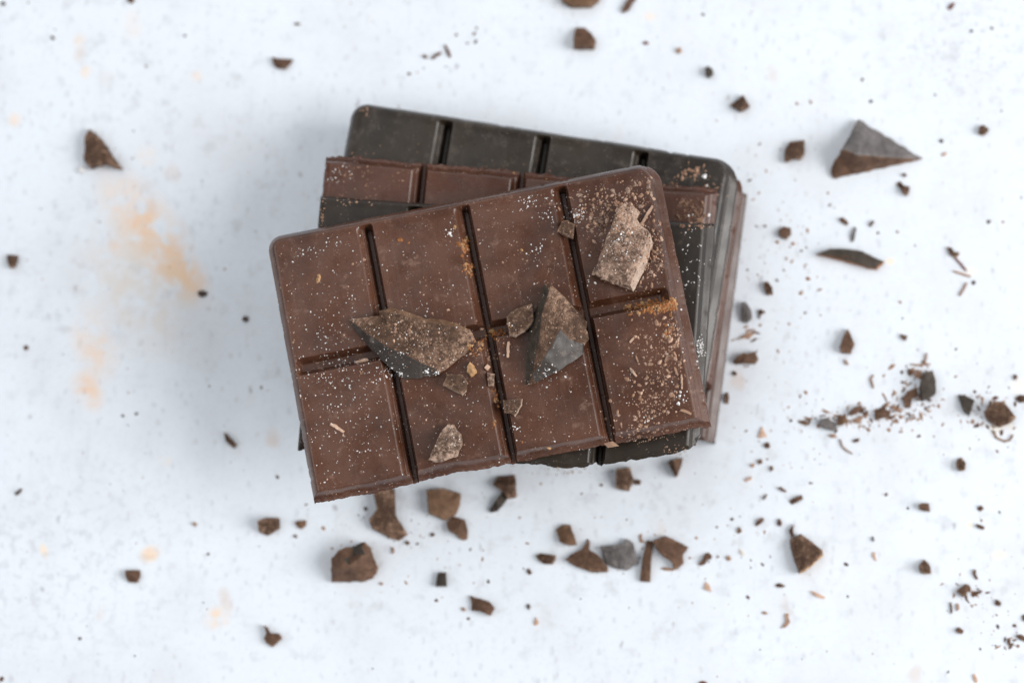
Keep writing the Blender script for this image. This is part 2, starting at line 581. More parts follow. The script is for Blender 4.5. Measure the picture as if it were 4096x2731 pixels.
        o = mesh_obj('rim' if key == 'rim' else 'square', vs, fs, [mat], root)
        o.data.polygons.foreach_set('use_smooth', [k < top for k in range(len(fs))])
        o.data.normals_split_custom_set([ns[vi] if p.index < top else p.normal for p in o.data.polygons for vi in p.vertices])
    BARS.append((allv, allf))
    return root

# bottom of the stack first (level 0) up to the bar on top (level 5)
def bump5(t):   # the piece of the fifth bar that peeks out over the bar above
    return 34 * math.exp(-((t - .31) / .055) ** 2) - 14
make_bar('brown bar at the bottom of the stack, only its right edge and corners showing', (1470, 590), (2988, 788), 0, 1075, M['milk3'],
         dict(L=('b', 0), T=('b', 1), R=('m', 62), B=('b', 1)), (0, 0, 0, 0), .5 * MM, seed=1, rag=.35)
make_bar('brown bar second from the bottom, a curved lip showing above the dark bar', (1440, 448), (2985, 688), 1, 950, M['milk2'],
         dict(L=('b', 0), T=('b', 1), R=('m', 56), B=('b', 0)), (20, 120, 0, 0), .5 * MM, seed=2, rag=.5, extra={'T': bump5})
make_bar('blackish bar with rounded corners sticking out at the back of the stack', (1418, 418), (2966, 660), 2, 1040, M['dark2'],
         dict(L=('m', 30), T=('m', 30), R=('m', 78), B=('b', 0)), (75, 115, 0, 0), .4 * MM, seed=3)
make_bar('reddish brown bar with crumbly snapped back edge above the blackish bar', (1310, 628), (2872, 764), 3, 1070, M['milk2'],
         dict(L=('m', 14), T=('b', 0), R=('m', 56), B=('b', 0)), (0, 22, 0, 0), .35 * MM, seed=4, rag=1.1)
def bot2(t):
    k = [(0, 0), (.5, -8), (.68, -6), (.725, -16), (.745, -44), (.76, -32), (.86, -64), (.93, -92), (.97, -118), (1.0, -165)]
    for (t0, a0), (t1, a1) in zip(k, k[1:]):
        if t <= t1: return a0 + (a1 - a0) * (t - t0) / (t1 - t0)
    return k[-1][1]
make_bar('dark bar directly under the top bar, its snapped front edge peeking out below', (1288, 793), (2862, 905), 4, 1050, M['dark'],
         dict(L=('m', 14), T=('m', 26), R=('m', 62), B=('b', 1)), (0, 12, 30, 0), .35 * MM, seed=5, extra={'B': bot2}, rag=.8)
def bot1(t):
    return -6 * math.sin(t * 3.1) + 7 * math.exp(-((t - .14) / .10) ** 2) - 10 * math.exp(-((t - .33) / .06) ** 2)
make_bar('milk chocolate bar on top of the stack, strewn with crumbs and chips', (1072, 962), (2630, 656), 5, 1098, M['milk'],
         dict(L=('m', 34), T=('m', 34), R=('m', 66), B=('b', 0)), (62, 92, 0, 0), .26 * MM, seed=6, extra={'B': bot1},
         groove_v=(.2545, .502, .749), hgroove=(.503,), rag=.75)

# one ray-cast tree over everything built so far, to lay the crumbs on it
_v, _f = [], []
for v_, f_ in BARS:
    b_ = len(_v)
    _v += v_
    _f += [tuple(k + b_ for k in f) for f in f_]
BVH = BVHTree.FromPolygons(_v, _f)

def drop(px, py, floor_only=False):
    d = ray(px, py)
    if not floor_only:
        h = BVH.ray_cast(CO, d)
        if h[0] is not None:
            return h[0], (h[1] if h[1].z > 0 else -h[1])
    p = P(px, py, 0)
    return p, Vector((0, 0, 1))

# ------------------------------------------------------------------ pieces
def resample(pts, step):
    out = []
    n = len(pts)
    for i in range(n):
        a, b = pts[i], pts[(i + 1) % n]
        k = max(1, int((b - a).length / step))
        out += [a.lerp(b, t / k) for t in range(k)]
    return out

def chip(name, label, cat, outline, h, mat, z0=0.0, group=None, facets=3, rag=.12, step=.45, seed=None, flat=.25, rim=None):
    """irregular broken piece from its outline: undercut foot, ragged belly, faceted top"""
    rnd = random.Random(seed if seed is not None else int(outline[0][0] * 7 + outline[0][1]))
    sd = rnd.random() * 50
    h *= MM
    zm = z0 + h * .45
    pts = [P(x, y, zm) for x, y in outline]
    pts = [Vector((p.x, p.y)) for p in pts]
    pts = resample(pts, step * MM)
    c = sum(pts, Vector((0, 0))) / len(pts)
    R = max((p - c).length for p in pts)
    rg = []
    for p in pts:
        k = 1 + rag * fbm(p.x * 420, p.y * 420, sd, 4)
        rg.append(c + (p - c) * k)
    planes = []
    for _ in range(facets):
        a = rnd.uniform(0, 6.28)
        planes.append((rnd.uniform(.75, 1.05), Vector((math.cos(a), math.sin(a))) * rnd.uniform(.25, .8)))
    def top(p):
        d = (p - c) / R
        z = 1.0
        for k, g in planes:
            z = min(z, k + g.dot(d))
        z = max(z, flat)
        return h * (z + .10 * fbm(p.x * 600, p.y * 600, sd, 3))
    rings = []
    prof_ = [(.90, None, 0), (.985, .10, 0), (1.0, .45, 0), (.975, .78, 0), (.93, 1, 1), (.72, 1, 1), (.45, 1, 1), (.2, 1, 1)]
    V_, F_ = [], []
    n = len(rg)
    for s, zf, tp in prof_:
        row = []
        for p in rg:
            q = c + (p - c) * s
            if tp: z = top(q)
            elif zf is None: z = 0
            else: z = top(c + (p - c) * .95) * zf
            if 0 < s < 1.01 and zf is not None:
                q = q + Vector((fbm(q.x * 900, z * 900, sd + 3), fbm(q.y * 900, z * 900, sd + 8))) * .08 * h
            row.append(len(V_)); V_.append((q.x - c.x, q.y - c.y, z))
        rings.append(row)
    for a, b in zip(rings, rings[1:]):
        for i in range(n):
            j = (i + 1) % n
            F_.append((a[i], a[j], b[j], b[i]))
    V_.append((0, 0, top(c)))
    k = len(V_) - 1
    for i in range(n):
        F_.append((rings[-1][i], rings[-1][(i + 1) % n], k))
    F_.append(tuple(reversed(rings[0])))
    # outline may have been given clockwise: fix normals
    me = bpy.data.meshes.new(name)
    me.from_pydata(V_, [], F_)
    bm = bmesh.new(); bm.from_mesh(me)
    bmesh.ops.recalc_face_normals(bm, faces=bm.faces)
    bm.to_mesh(me); bm.free()
    me.materials.append(mat)
    if rim:
        me.materials.append(rim[0])
        dv = Vector((math.cos(math.radians(rim[1])), math.sin(math.radians(rim[1]))))
        for f in me.polygons:
            nn = f.normal
            if nn.z < .75 and Vector((nn.x, nn.y)).dot(dv) > .35:
                f.material_index = 1
    o = bpy.data.objects.new(name, me)
    o.location = (c.x, c.y, z0)
    link(o)
    return tag(o, label, cat, group)

def sliver(name, label, cat, line, w, mat, z0=0.0, group=None, th=.6, lift=0.0):
    """thin shaving along a polyline (photo pixels), width w in photo pixels"""
    rnd = random.Random(int(line[0][0] + line[0][1] * 3))
    pts = [P(x, y, z0 + .3 * MM) for x, y in line]
    # densify
    dense = []
    for a, b in zip(pts, pts[1:]):
        k = max(2, int((b - a).length / (.5 * MM)))
        dense += [a.lerp(b, t / k) for t in range(k)]
    dense.append(pts[-1])
    n = len(dense)
    o0 = dense[0].copy(); o0.z = z0
    V_, F_ = [], []
    ww = w * PX * .5
    for i, p in enumerate(dense):
        t = i / (n - 1)
        d = (dense[min(i + 1, n - 1)] - dense[max(i - 1, 0)]).normalized()
        s = Vector((-d.y, d.x, 0))
        tw = ww * (.45 + .55 * math.sin(math.pi * (.12 + .76 * t)) ** .6) * (1 + .3 * fbm(t * 6, w, p.x * 90))
        hh = th * MM * (1 + .3 * fbm(t * 5, 3, p.y * 50))
        zb = lift * MM * math.sin(math.pi * t)
        q = Vector((p.x, p.y, z0)) - o0
        q += s * fbm(t * 5, p.x * 300, 2) * ww * .3
        for sx, z in ((-1, zb), (1, zb), (.8, zb + hh), (-.7, zb + hh * .85)):
            V_.append((q.x + s.x * tw * sx, q.y + s.y * tw * sx, q.z + z))
    for i in range(n - 1):
        for k in range(4):
            F_.append((i * 4 + k, i * 4 + (k + 1) % 4, i * 4 + 4 + (k + 1) % 4, i * 4 + 4 + k))
    F_.append((3, 2, 1, 0)); e = (n - 1) * 4; F_.append((e, e + 1, e + 2, e + 3))
    me = bpy.data.meshes.new(name); me.from_pydata(V_, [], F_)
    bm = bmesh.new(); bm.from_mesh(me); bmesh.ops.recalc_face_normals(bm, faces=bm.faces); bm.to_mesh(me); bm.free()
    me.materials.append(mat)
    o = bpy.data.objects.new(name, me); o.location = o0
    link(o)
    return tag(o, label, cat, group)

def hero(name, label, cat, outer, inner, ridges, mats, regions, z0, cuts=9, amp=.12, group=None, jag=.1):
    """large faceted piece: outline + inner points (px, py, height mm), ridge edges, face regions -> material slots"""
    pts3 = outer + inner
    n = len(outer)
    W3 = []
    for (x, y, h) in pts3:
        p = P(x, y, z0 + h * MM); W3.append(Vector((p.x, p.y, h * MM)))
    co = [Vector((p.x, p.y)) * 1000 for p in W3]
    edges = [(i, (i + 1) % n) for i in range(n)] + ridges
    r = delaunay_2d_cdt(co, edges, [], 1, 1e-5)
    vco, ve, vf, ov = r[0], r[1], r[2], r[3]
    hs = []
    for k, v in enumerate(vco):
        if ov[k]: hs.append(W3[ov[k][0]].z)
        else:
            near = min(range(len(co)), key=lambda i: (co[i] - v).length); hs.append(W3[near].z)
    c = sum((Vector((p.x, p.y)) for p in W3[:n]), Vector((0, 0))) / n
    bm = bmesh.new()
    bv = [bm.verts.new((v.x / 1000 - c.x, v.y / 1000 - c.y, hs[k])) for k, v in enumerate(vco)]
    def inside(x, y, poly):
        s = False
        for i in range(len(poly)):
            x1, y1 = poly[i]; x2, y2 = poly[i - 1]
            if (y1 > y) != (y2 > y) and x < (x2 - x1) * (y - y1) / (y2 - y1) + x1: s = not s
        return s
    regs = []
    for poly, slot in regions:
        q = []
        for x, y in poly:
            p = P(x, y, z0 + 3 * MM); q.append((p.x - c.x, p.y - c.y))
        regs.append((q, slot))
    for f in vf:
        fc = bm.faces.new([bv[k] for k in f])
        m = fc.calc_center_median()
        for q, slot in regs:
            if inside(m.x, m.y, q): fc.material_index = slot; break
    # walls and foot
    bm.edges.ensure_lookup_table()
    be = [e for e in bm.edges if e.is_boundary]
    for e in bm.edges: 
        if e.is_boundary: e.smooth = False
        elif len(e.link_faces) == 2 and e.calc_face_angle(0) > .22: e.smooth = False
    foot = {}
    for e in be:
        for v in e.verts:
            if v not in foot:
                foot[v] = bm.verts.new((v.co.x * .97, v.co.y * .97, 0))
    fl = []
    for e in be:
        a, b = e.verts
        f = bm.faces.new((a, b, foot[b], foot[a])); f.material_index = len(mats) - 1
    bmesh.ops.triangulate(bm, faces=[f for f in bm.faces if len(f.verts) > 4])
    bmesh.ops.subdivide_edges(bm, edges=bm.edges[:], cuts=cuts, use_grid_fill=True)
    bmesh.ops.recalc_face_normals(bm, faces=bm.faces)
    bm.normal_update()
    for v in bm.verts:
        if v.co.z < 1e-7: continue
        p = v.co
        d = fbm(p.x * 350, p.y * 350, p.z * 350 + n, 4) * amp * .8 + fbm(p.x * 1400, p.y * 1400, p.z * 1400, 3) * amp * .45
        v.co += v.normal * d * MM
        v.co.x += fbm(p.y * 500, p.z * 500, 3.1, 4) * jag * MM
        v.co.y += fbm(p.x * 500, p.z * 500, 9.1, 4) * jag * MM
    for f in bm.faces: f.smooth = True
    me = bpy.data.meshes.new(name); bm.to_mesh(me); bm.free()
    for m in mats: me.materials.append(m)
    o = bpy.data.objects.new(name, me); o.location = (c.x, c.y, z0)
    link(o)
    return tag(o, label, cat, group)

ZT = NBARS * H + .00005
TG = 'chocolate pieces lying on the top bar'

# -- big chip, left of centre
outer = [(1396, 1278, 1.5), (1455, 1270, 2.4), (1519, 1264, 3.0), (1518, 1244, 3.6), (1563, 1229, 3.6), (1622, 1244, 3.8), (1702, 1275, 3.8), (1730, 1271, 3.2), (1785, 1282, 3.2),
         (1827, 1294, 3.1), (1880, 1318, 3.8), (1906, 1366, 3.0), (1866, 1411, 2.6), (1777, 1481, 2.0), (1758, 1499, 1.2), (1688, 1511, .6), (1622, 1516, .4),
         (1600, 1499, .4), (1561, 1472, .4), (1478, 1389, .5), (1419, 1316, .8)]
inner = [(1478, 1341, 3.1), (1550, 1386, 3.9), (1647, 1433, 3.8), (1758, 1484, 2.5), (1535, 1243, 4.7), (1625, 1266, 5.2), (1702, 1286, 5.3), (1790, 1300, 4.9), (1868, 1322, 4.4),
         (1550, 1300, 3.9), (1690, 1335, 4.7), (1640, 1310, 4.4)]
rid = [(0, 21), (21, 22), (22, 23), (23, 24), (24, 13), (25, 26), (26, 27), (27, 28), (28, 29), (2, 30), (30, 32), (32, 31), (31, 27)]
hero('chocolate_chip', 'large jagged dark chip lying across the left vertical groove of the top bar', 'chocolate chip', outer, inner, rid,
     [M['chip'], M['smooth'], M['chipwarm'], M['chipdark']],
     [([(1396, 1282), (1478, 1341), (1550, 1386), (1647, 1433), (1758, 1484), (1758, 1510), (1688, 1530), (1600, 1530), (1470, 1400), (1400, 1300)], 1),
      ([(1510, 1240), (1535, 1243), (1625, 1266), (1702, 1286), (1790, 1300), (1868, 1322), (1880, 1310), (1780, 1260), (1560, 1215)], 2)], ZT, group=TG, amp=.16, jag=.16)
# -- central chip with the glossy facet
outer = [(2176, 1135, 2.5), (2205, 1137, 4.2), (2256, 1186, 4.4), (2304, 1240, 4.4), (2349, 1288, 4.0), (2345, 1317, 3.2), (2350, 1330, 3.2), (2357, 1355, 2.4), (2336, 1384, 2.0),
         (2333, 1416, 1.0), (2231, 1486, 2.4), (2141, 1530, 2.2), (2106, 1542, 1.0), (2103, 1527, .4), (2104, 1440, .3), (2109, 1355, .3), (2122, 1300, .4), (2154, 1205, .8)]
inner = [(2196, 1164, 4.8), (2167, 1259, 5.8), (2154, 1371, 5.2), (2138, 1444, 3.4), (2240, 1320, 5.6), (2172, 1438, 4.8), (2285, 1361, 4.0), (2333, 1374, 2.2), (2130, 1500, 2.6), (2262, 1235, 5.2)]
rid = [(1, 18), (18, 19), (19, 20), (20, 21), (21, 26), (26, 12), (22, 23), (23, 26), (22, 24), (24, 25), (25, 9), (22, 27)]
hero('chocolate_chip', 'pointed dark chip with a glossy blue-grey facet near the middle of the top bar', 'chocolate chip', outer, inner, rid,
     [M['chip'], M['smooth'], M['chipdark']],
     [([(2240, 1320), (2285, 1361), (2333, 1374), (2340, 1420), (2231, 1490), (2141, 1535), (2130, 1500), (2172, 1438)], 1),
      ([(2196, 1164), (2167, 1259), (2154, 1371), (2138, 1444), (2130, 1500), (2106, 1545), (2090, 1530), (2090, 1300), (2150, 1180), (2176, 1125)], 2)], ZT, group=TG, amp=.12, jag=.12)
# -- dusty slab on the right
outer = [(2502, 808, 3.6), (2533, 822, 3.4), (2560, 848, 3.2), (2548, 875, 3.6), (2567, 906, 3.4), (2602, 929, 3.0), (2611, 975, 2.6), (2598, 1017, 2.4), (2583, 1067, 2.2), (2560, 1116, 2.0),
         (2533, 1166, 2.0), (2506, 1155, 2.4), (2445, 1132, 2.8), (2365, 1097, 3.4), (2391, 1044, 3.8), (2430, 940, 4.0), (2472, 841, 4.0)]
inner = [(2540, 935, 4.5), (2585, 960, 4.2), (2572, 1025, 4.0), (2548, 1080, 3.8), (2520, 1140, 3.6), (2430, 1050, 4.6), (2470, 1000, 4.3), (2500, 900, 4.5), (2500, 1060, 4.7), (2385, 1090, 4.0)]
rid = [(17, 18), (18, 19), (19, 20), (20, 21), (21, 10)]
hero('chocolate_chip', 'dusty slab-like chip with a pale right edge, on the back right square', 'chocolate chip', outer, inner, rid,
     [M['chipdusty'], M['pale'], M['chip']],
     [([(2585, 958), (2572, 1025), (2548, 1080), (2520, 1140), (2520, 1180), (2560, 1150), (2620, 1020), (2625, 940)], 1)], ZT, group=TG, amp=.26, jag=.2)

# -- large pyramid chip on the table at the right
outer = [(3433, 477, 2.0), (3562, 556, 1.6), (3692, 637, .5), (3610, 655, .4), (3513, 677, .4), (3420, 697, .5), (3334, 715, .5), (3323, 672, 1.5), (3348, 632, 4.0), (3400, 540, 4.0)]
inner = [(3372, 598, 8.5), (3433, 618, 9.0), (3520, 628, 6.4), (3610, 634, 3.4), (3450, 560, 6.0)]
rid = [(8, 10), (10, 11), (11, 12), (12, 13), (13, 2), (14, 11), (0, 14)]
hero('chocolate_chip', 'largest chip on the table, a sharp triangular wedge right of the stack', 'chocolate chip', outer, inner, rid,
     [M['chipgrey'], M['chipbrown'], M['chip']],
     [([(3340, 620), (3372, 598), (3433, 618), (3520, 628), (3610, 634), (3700, 640), (3600, 690), (3330, 730), (3300, 670)], 1)], 0.0, cuts=6, amp=.3, jag=.35, group='chocolate chips on the table')
# -- chunky block in front on the left
outer = [(1325, 2235, 5), (1351, 2200, 6), (1412, 2183, 6.5), (1455, 2166, 6.5), (1478, 2186, 5), (1492, 2231, 4.5), (1514, 2270, 2.5), (1492, 2312, 1.2), (1464, 2324, .8), (1400, 2326, .8), (1327, 2327, 1.2)]
inner = [(1372, 2236, 7.5), (1448, 2185, 8.5), (1462, 2215, 8.0), (1400, 2260, 7.8), (1440, 2285, 4.8), (1345, 2275, 6.5), (1405, 2222, 6.2)]
rid = [(11, 17), (17, 12), (14, 13), (14, 16), (14, 15)]
hero('chocolate_chunk', 'thick blocky chunk with a dark cleft, front left of the stack', 'chocolate chunk', outer, inner, rid,
     [M['chipbrown'], M['chipdark'], M['chipwarm']],
     [([(1360, 2245), (1448, 2170), (1468, 2195), (1400, 2250), (1365, 2262)], 1)], 0.0, cuts=6, amp=.25, jag=.25, group='chocolate chips on the table')

# -- other chips on the top bar
T = lambda *a, **k: chip(*a, z0=ZT, group=TG, step=.25, **k)
T('chocolate_chip', 'small four-sided dark chip touching the pointed chip on its left side', 'chocolate chip',
  [(2023, 1266), (2065, 1237), (2130, 1215), (2132, 1243), (2137, 1279), (2129, 1301), (2087, 1333), (2062, 1350), (2038, 1346), (2027, 1304)], 3.4, M['chip'], facets=0, rag=.04, rim=(M['pale'], -55))
T('chocolate_chip', 'small six-sided chip with a pale front edge, in front of the large jagged chip', 'chocolate chip',
  [(1787, 1495), (1851, 1497), (1872, 1527), (1868, 1565), (1851, 1580), (1770, 1542)], 2.6, M['chip'], facets=0, rag=.04, rim=(M['pale'], -110))
T('chocolate_chip', 'half-moon chip dusted pale, alone in front on the second column of the top bar', 'chocolate chip',
  [(1791, 1694), (1817, 1702), (1847, 1736), (1849, 1779), (1829, 1822), (1761, 1850), (1712, 1839), (1735, 1783), (1765, 1723)], 3.2, M['chipdusty'], facets=2, rag=.05, rim=(M['chip'], 150))
T('chocolate_chip', 'small ragged chip with a pale right rim beside the middle groove, front half', 'chocolate chip',
  [(2009, 1600), (2090, 1595), (2088, 1621), (2060, 1668), (2045, 1655), (2017, 1651)], 2.2, M['chip'], facets=0, rag=.07, rim=(M['pale'], -20))
T('chocolate_crumb', 'pale upright rectangular crumb left of the middle groove', 'crumb',
  [(1949, 1488), (1979, 1493), (1975, 1544), (1953, 1546)], 1.4, M['chipdusty'], facets=1, rag=.08)
T('chocolate_chip', 'small cube-like chip straddling the right vertical groove at the back', 'chocolate chip',
  [(2248, 887), (2269, 883), (2300, 898), (2292, 954), (2262, 945), (2227, 929)], 2.2, M['chip'], facets=0, rag=.06, rim=(M['chipdusty'], -100))
T('chocolate_crumb', 'flat brown flake at the front end of the right vertical groove', 'crumb',
  [(2417, 1773), (2450, 1763), (2476, 1782), (2430, 1790)], .7, M['tan'], facets=1, rag=.1)
T('chocolate_crumb', 'curled tan flake left of the dusty slab-like chip', 'crumb',
  [(2374, 870), (2392, 868), (2418, 890), (2410, 897), (2385, 888)], .9, M['chipdusty'], facets=1, rag=.1)
T('golden_crumb', 'golden crumbly clump between the large jagged chip and the six-sided chip', 'crumb',
  [(1868, 1460), (1880, 1448), (1900, 1462), (1905, 1490), (1885, 1505), (1866, 1492)], 1.6, M['gold'], facets=2, rag=.4)
T('cream_crumb', 'small cream crumb above the pale rectangular crumb', 'crumb', [(1938, 1470), (1950, 1455), (1962, 1466), (1950, 1480)], .9, M['peach'], facets=1, rag=.3)
def on(px, py):
    return drop(px, py)[0].z
def TS(label, line, w, mat, name='chocolate_shaving', **k):
    z = max(on(*p) for p in line)
    sliver(name, label, 'shaving', line, w, mat, z0=z, group=TG, **k)
TS('pale splinter propped against the right side of the dusty slab-like chip', [(2610, 824), (2562, 902)], 13, M['peach'], th=.9)
TS('pale curled shaving on the front left square of the top bar', [(1321, 1695), (1342, 1705), (1376, 1728)], 15, M['peach'])
TS('pale vertical sliver just below the small four-sided chip', [(2034, 1366), (2031, 1430)], 13, M['peach'])
TS('tan shaving slanting left in the front right square of the top bar', [(2521, 1473), (2547, 1505)], 11, M['peach'])
TS('long thin upright tan shaving near the right rim of the top bar', [(2726, 1497), (2728, 1556)], 9, M['peach'])
TS('short tan shaving just left of the long upright one', [(2698, 1468), (2711, 1502)], 11, M['tan'])
TS('small pinkish shaving standing apart below the horizontal groove at right', [(2536, 1350), (2519, 1370)], 10, M['peach'])
TS('small slanting tan shaving between the front right crumbs', [(2668, 1425), (2660, 1450)], 9, M['tan'])
TS('thin tan shaving above the slanting left one on the front right square', [(2543, 1422), (2553, 1448)], 8, M['tan'])
TS('brown curved shaving by the right rim, near the front right corner', [(2722, 1640), (2745, 1645), (2765, 1657)], 13, M['tan'])
TS('brown sliver leaning on the back tip of the dusty slab-like chip', [(2455, 808), (2473, 828)], 9, M['tan'])
TS('pale orange oat-like flake lying in the left end of the horizontal groove', [(1424, 1450), (1473, 1438)], 18, M['peach'], name='oat_flake')

# let the crumbs fall on the chips too
for o in list(bpy.data.objects):
    if o.type == 'MESH' and o.get('group') == TG:
        b_ = len(_v)
        _v += [o.location + v.co for v in o.data.vertices]
        _f += [tuple(k + b_ for k in f.vertices) for f in o.data.polygons]
BVH = BVHTree.FromPolygons(_v, _f)

# crumbs as small irregular solids
def bit(V_, F_, c, nrm, r, el=1.0, ang=None, rnd=random):
    """append one 8-corner irregular crumb"""
    z = nrm.normalized()
    x = z.orthogonal().normalized()
    a = rnd.uniform(0, 6.28) if ang is None else ang
    x = Matrix.Rotation(a, 3, z) @ x
    y = z.cross(x)
    b = len(V_)
    for (i, j, k) in ((1, 0, 0), (.3, 1, 0), (-.6, .8, 0), (-1, -.1, 0), (-.3, -1, 0), (.7, -.7, 0), (.3, .1, 1), (-.4, -.1, .9)):
        s = rnd.uniform(.7, 1.2)
        V_.append(c + x * i * r * el * s + y * j * r * s + z * (k * r * rnd.uniform(.6, 1.0) - .04 * r))
    for f in ((0, 1, 6), (1, 2, 6), (2, 7, 6), (2, 3, 7), (3, 4, 7), (4, 6, 7), (4, 5, 6), (5, 0, 6), (5, 4, 3, 2, 1, 0)):
        F_.append(tuple(b + k for k in f))

def stuff(name, label, cat, items, mats):
    """items: (px, py, r px, elong, slot) dropped on whatever the photo shows there"""
    V_, F_, fm = [], [], []
    rnd = random.Random(len(items))
    for (px, py, r, el, slot) in items:
        p, n = drop(px, py)
        k = len(F_)
        bit(V_, F_, p, n, r * PX, el, rnd=rnd)
        fm += [slot] * (len(F_) - k)
    o = mesh_obj(name, V_, F_, mats, fm=fm, smooth=False)
    return tag(o, label, cat, kind='stuff')

def inquad(px, py, q):
    s = False
    for i in range(len(q)):
        x1, y1 = q[i]; x2, y2 = q[i - 1]
        if (y1 > py) != (y2 > py) and px < (x2 - x1) * (py - y1) / (y2 - y1) + x1: s = not s
    return s
TOPQ = [(1085, 970), (2600, 690), (2815, 1730), (1262, 2005)]
R = random.Random(11)
G = lambda m, s: R.gauss(m, s)
items = []
def logr(lo, hi): return lo * (hi / lo) ** (R.random() ** 2.2)
# sugar and powder over the whole top bar
while len(items) < 1200:
    x, y = R.uniform(1070, 2830), R.uniform(660, 2020)
    if inquad(x, y, TOPQ):
        items.append((x, y, logr(1.0, 3.4), R.uniform(1, 1.5), R.choice((0, 0, 1, 2))))
for cx, cy, s, n, hi in ((1400, 1700, 130, 130, 3.6), (1350, 1350, 110, 80, 3.4), (1330, 1490, 60, 70, 4), (2110, 805, 22, 26, 4.5), (2190, 830, 40, 34, 3.6), (1795, 935, 10, 14, 6),
                         (2310, 860, 18, 40, 5), (2730, 1585, 22, 14, 9), (2590, 1670, 12, 8, 8), (2140, 750, 14, 18, 5), (2060, 1710, 10, 14, 4), (1560, 1495, 20, 20, 6),
                         (2360, 1120, 12, 6, 6), (1598, 1495, 8, 16, 7), (1704, 1488, 7, 12, 8), (1745, 1493, 7, 10, 6), (1640, 1370, 90, 60, 3.2), (2190, 1490, 25, 24, 5), (2480, 960, 50, 70, 4.5), (1820, 1770, 18, 14, 5), (1500, 1480, 40, 20, 4), (2150, 990, 20, 20, 4), (1310, 960, 40, 20, 4), (1240, 1000, 15, 8, 5)):
    for _ in range(n):
        items.append((G(cx, s), G(cy, s), logr(1.6, hi), R.uniform(1, 1.4), 0))
stuff('sugar_specks', 'fine white powder specks all over the top bar', 'powder', [i for i in items if inquad(i[0], i[1], TOPQ)], [M['white'], M['tan'], M['peach']])
# tan crumbs, mostly on the right-hand squares
items = []
for cx, cy, sx, sy, n, hi in ((2440, 850, 75, 70, 420, 9), (2560, 780, 50, 40, 90, 11), (2600, 1060, 30, 80, 110, 9), (2640, 1450, 62, 110, 320, 9), (2590, 1640, 80, 70, 190, 8),
                              (2690, 1360, 30, 60, 130, 9), (2560, 1740, 60, 30, 90, 9), (2250, 1000, 200, 120, 90, 5), (1900, 1400, 60, 50, 60, 7), (1500, 1350, 250, 250, 120, 6), (2630, 950, 25, 60, 70, 8),
                              (2000, 1300, 300, 300, 140, 5), (2620, 740, 40, 40, 30, 8), (1650, 1320, 70, 22, 90, 6), (1600, 1300, 40, 25, 30, 6), (1700, 1400, 80, 40, 50, 4), (2500, 1060, 60, 50, 60, 5), (2590, 1010, 10, 60, 40, 6), (2180, 1300, 40, 80, 30, 3.5)):
    for _ in range(n):
        items.append((G(cx, sx), G(cy, sy), logr(1.8, hi), R.uniform(1, 1.8), R.choice((0, 0, 1, 2, 3))))
stuff('tan_crumbs', 'tan and brown crumbs sprinkled over the right-hand squares of the top bar', 'crumbs', [i for i in items if inquad(i[0], i[1], TOPQ)],
      [M['tan'], M['brown'], M['peach'], M['chipdusty']])
items = []
for cx, cy, sx, sy, n, hi in ((2660, 1222, 35, 12, 170, 11), (2600, 1232, 40, 10, 90, 9), (2515, 1232, 14, 8, 16, 7), (2705, 1215, 8, 12, 40, 8), (1862, 985, 9, 16, 34, 9), (1870, 960, 8, 10, 10, 6), (1880, 1080, 13, 14, 40, 9), (1985, 1332, 14, 10, 36, 10), (1905, 1395, 18, 20, 24, 8),
                              (1985, 1590, 8, 20, 20, 7), (1978, 1695, 5, 8, 8, 7), (2670, 1325, 12, 14, 20, 7), (1990, 1350, 30, 30, 14, 6)):
    for _ in range(n):
        items.append((G(cx, sx), G(cy, sy), logr(3, hi), R.uniform(1, 1.8), R.choice((0, 0, 1))))
for x, y, r in ((1599, 958, 11), (1272, 1120, 10), (1276, 1105, 9), (2196, 1792, 9), (1820, 909, 7), (1634, 972, 5), (2088, 1768, 5), (2086, 1000, 5), (1340, 1177, 0)):
    if r: items.append((x, y, r, 1.5, R.choice((0, 1))))
stuff('orange_crumbs', 'orange crumbs packed in the grooves of the top bar', 'crumbs', [i for i in items if i[0] < 2708], [M['orange'], M['gold']])
# crumbs on the bars below
items = []
for cx, cy, sx, sy, n, hi, sl in ((2760, 690, 30, 18, 40, 9, 1), (2770, 850, 30, 30, 120, 10, 0), (2790, 885, 22, 12, 40, 9, 1), (2690, 740, 14, 10, 12, 9, 0), (1360, 700, 40, 30, 22, 3.6, 2), (1500, 690, 120, 50, 60, 5, 1),
                                  (1400, 800, 60, 14, 30, 5, 1), (2800, 1390, 8, 22, 60, 4, 2), (2760, 1060, 30, 80, 40, 4, 2), (1460, 445, 14, 10, 16, 5, 1), (2250, 1885, 90, 12, 50, 5, 1), (2700, 1800, 30, 20, 30, 5, 1), (1290, 850, 5, 40, 26, 5, 1), (1850, 680, 250, 12, 60, 6, 0), (2840, 760, 60, 20, 20, 6, 1)):
    for _ in range(n):
        items.append((G(cx, sx), G(cy, sy), logr(2, hi), R.uniform(1, 1.6), sl))
items += [(2817, 706, 11, 1.2, 2), (2836, 860, 9, 1.2, 2), (2754, 863, 6, 1, 2), (2827, 743, 6, 1, 2), (2055, 692, 6, 1, 3), (2185, 716, 5, 1, 3)]
BARQ = [(1420, 425), (2960, 660), (2980, 790), (2850, 1770), (2700, 1880), (2200, 1900), (1210, 1840), (1290, 640), (1400, 620)]
stuff('bar_crumbs', 'crumbs on the exposed squares of the lower bars', 'crumbs', [i for i in items if inquad(i[0], i[1], BARQ)], [M['chipbrown'], M['tan'], M['white'], M['gold']])

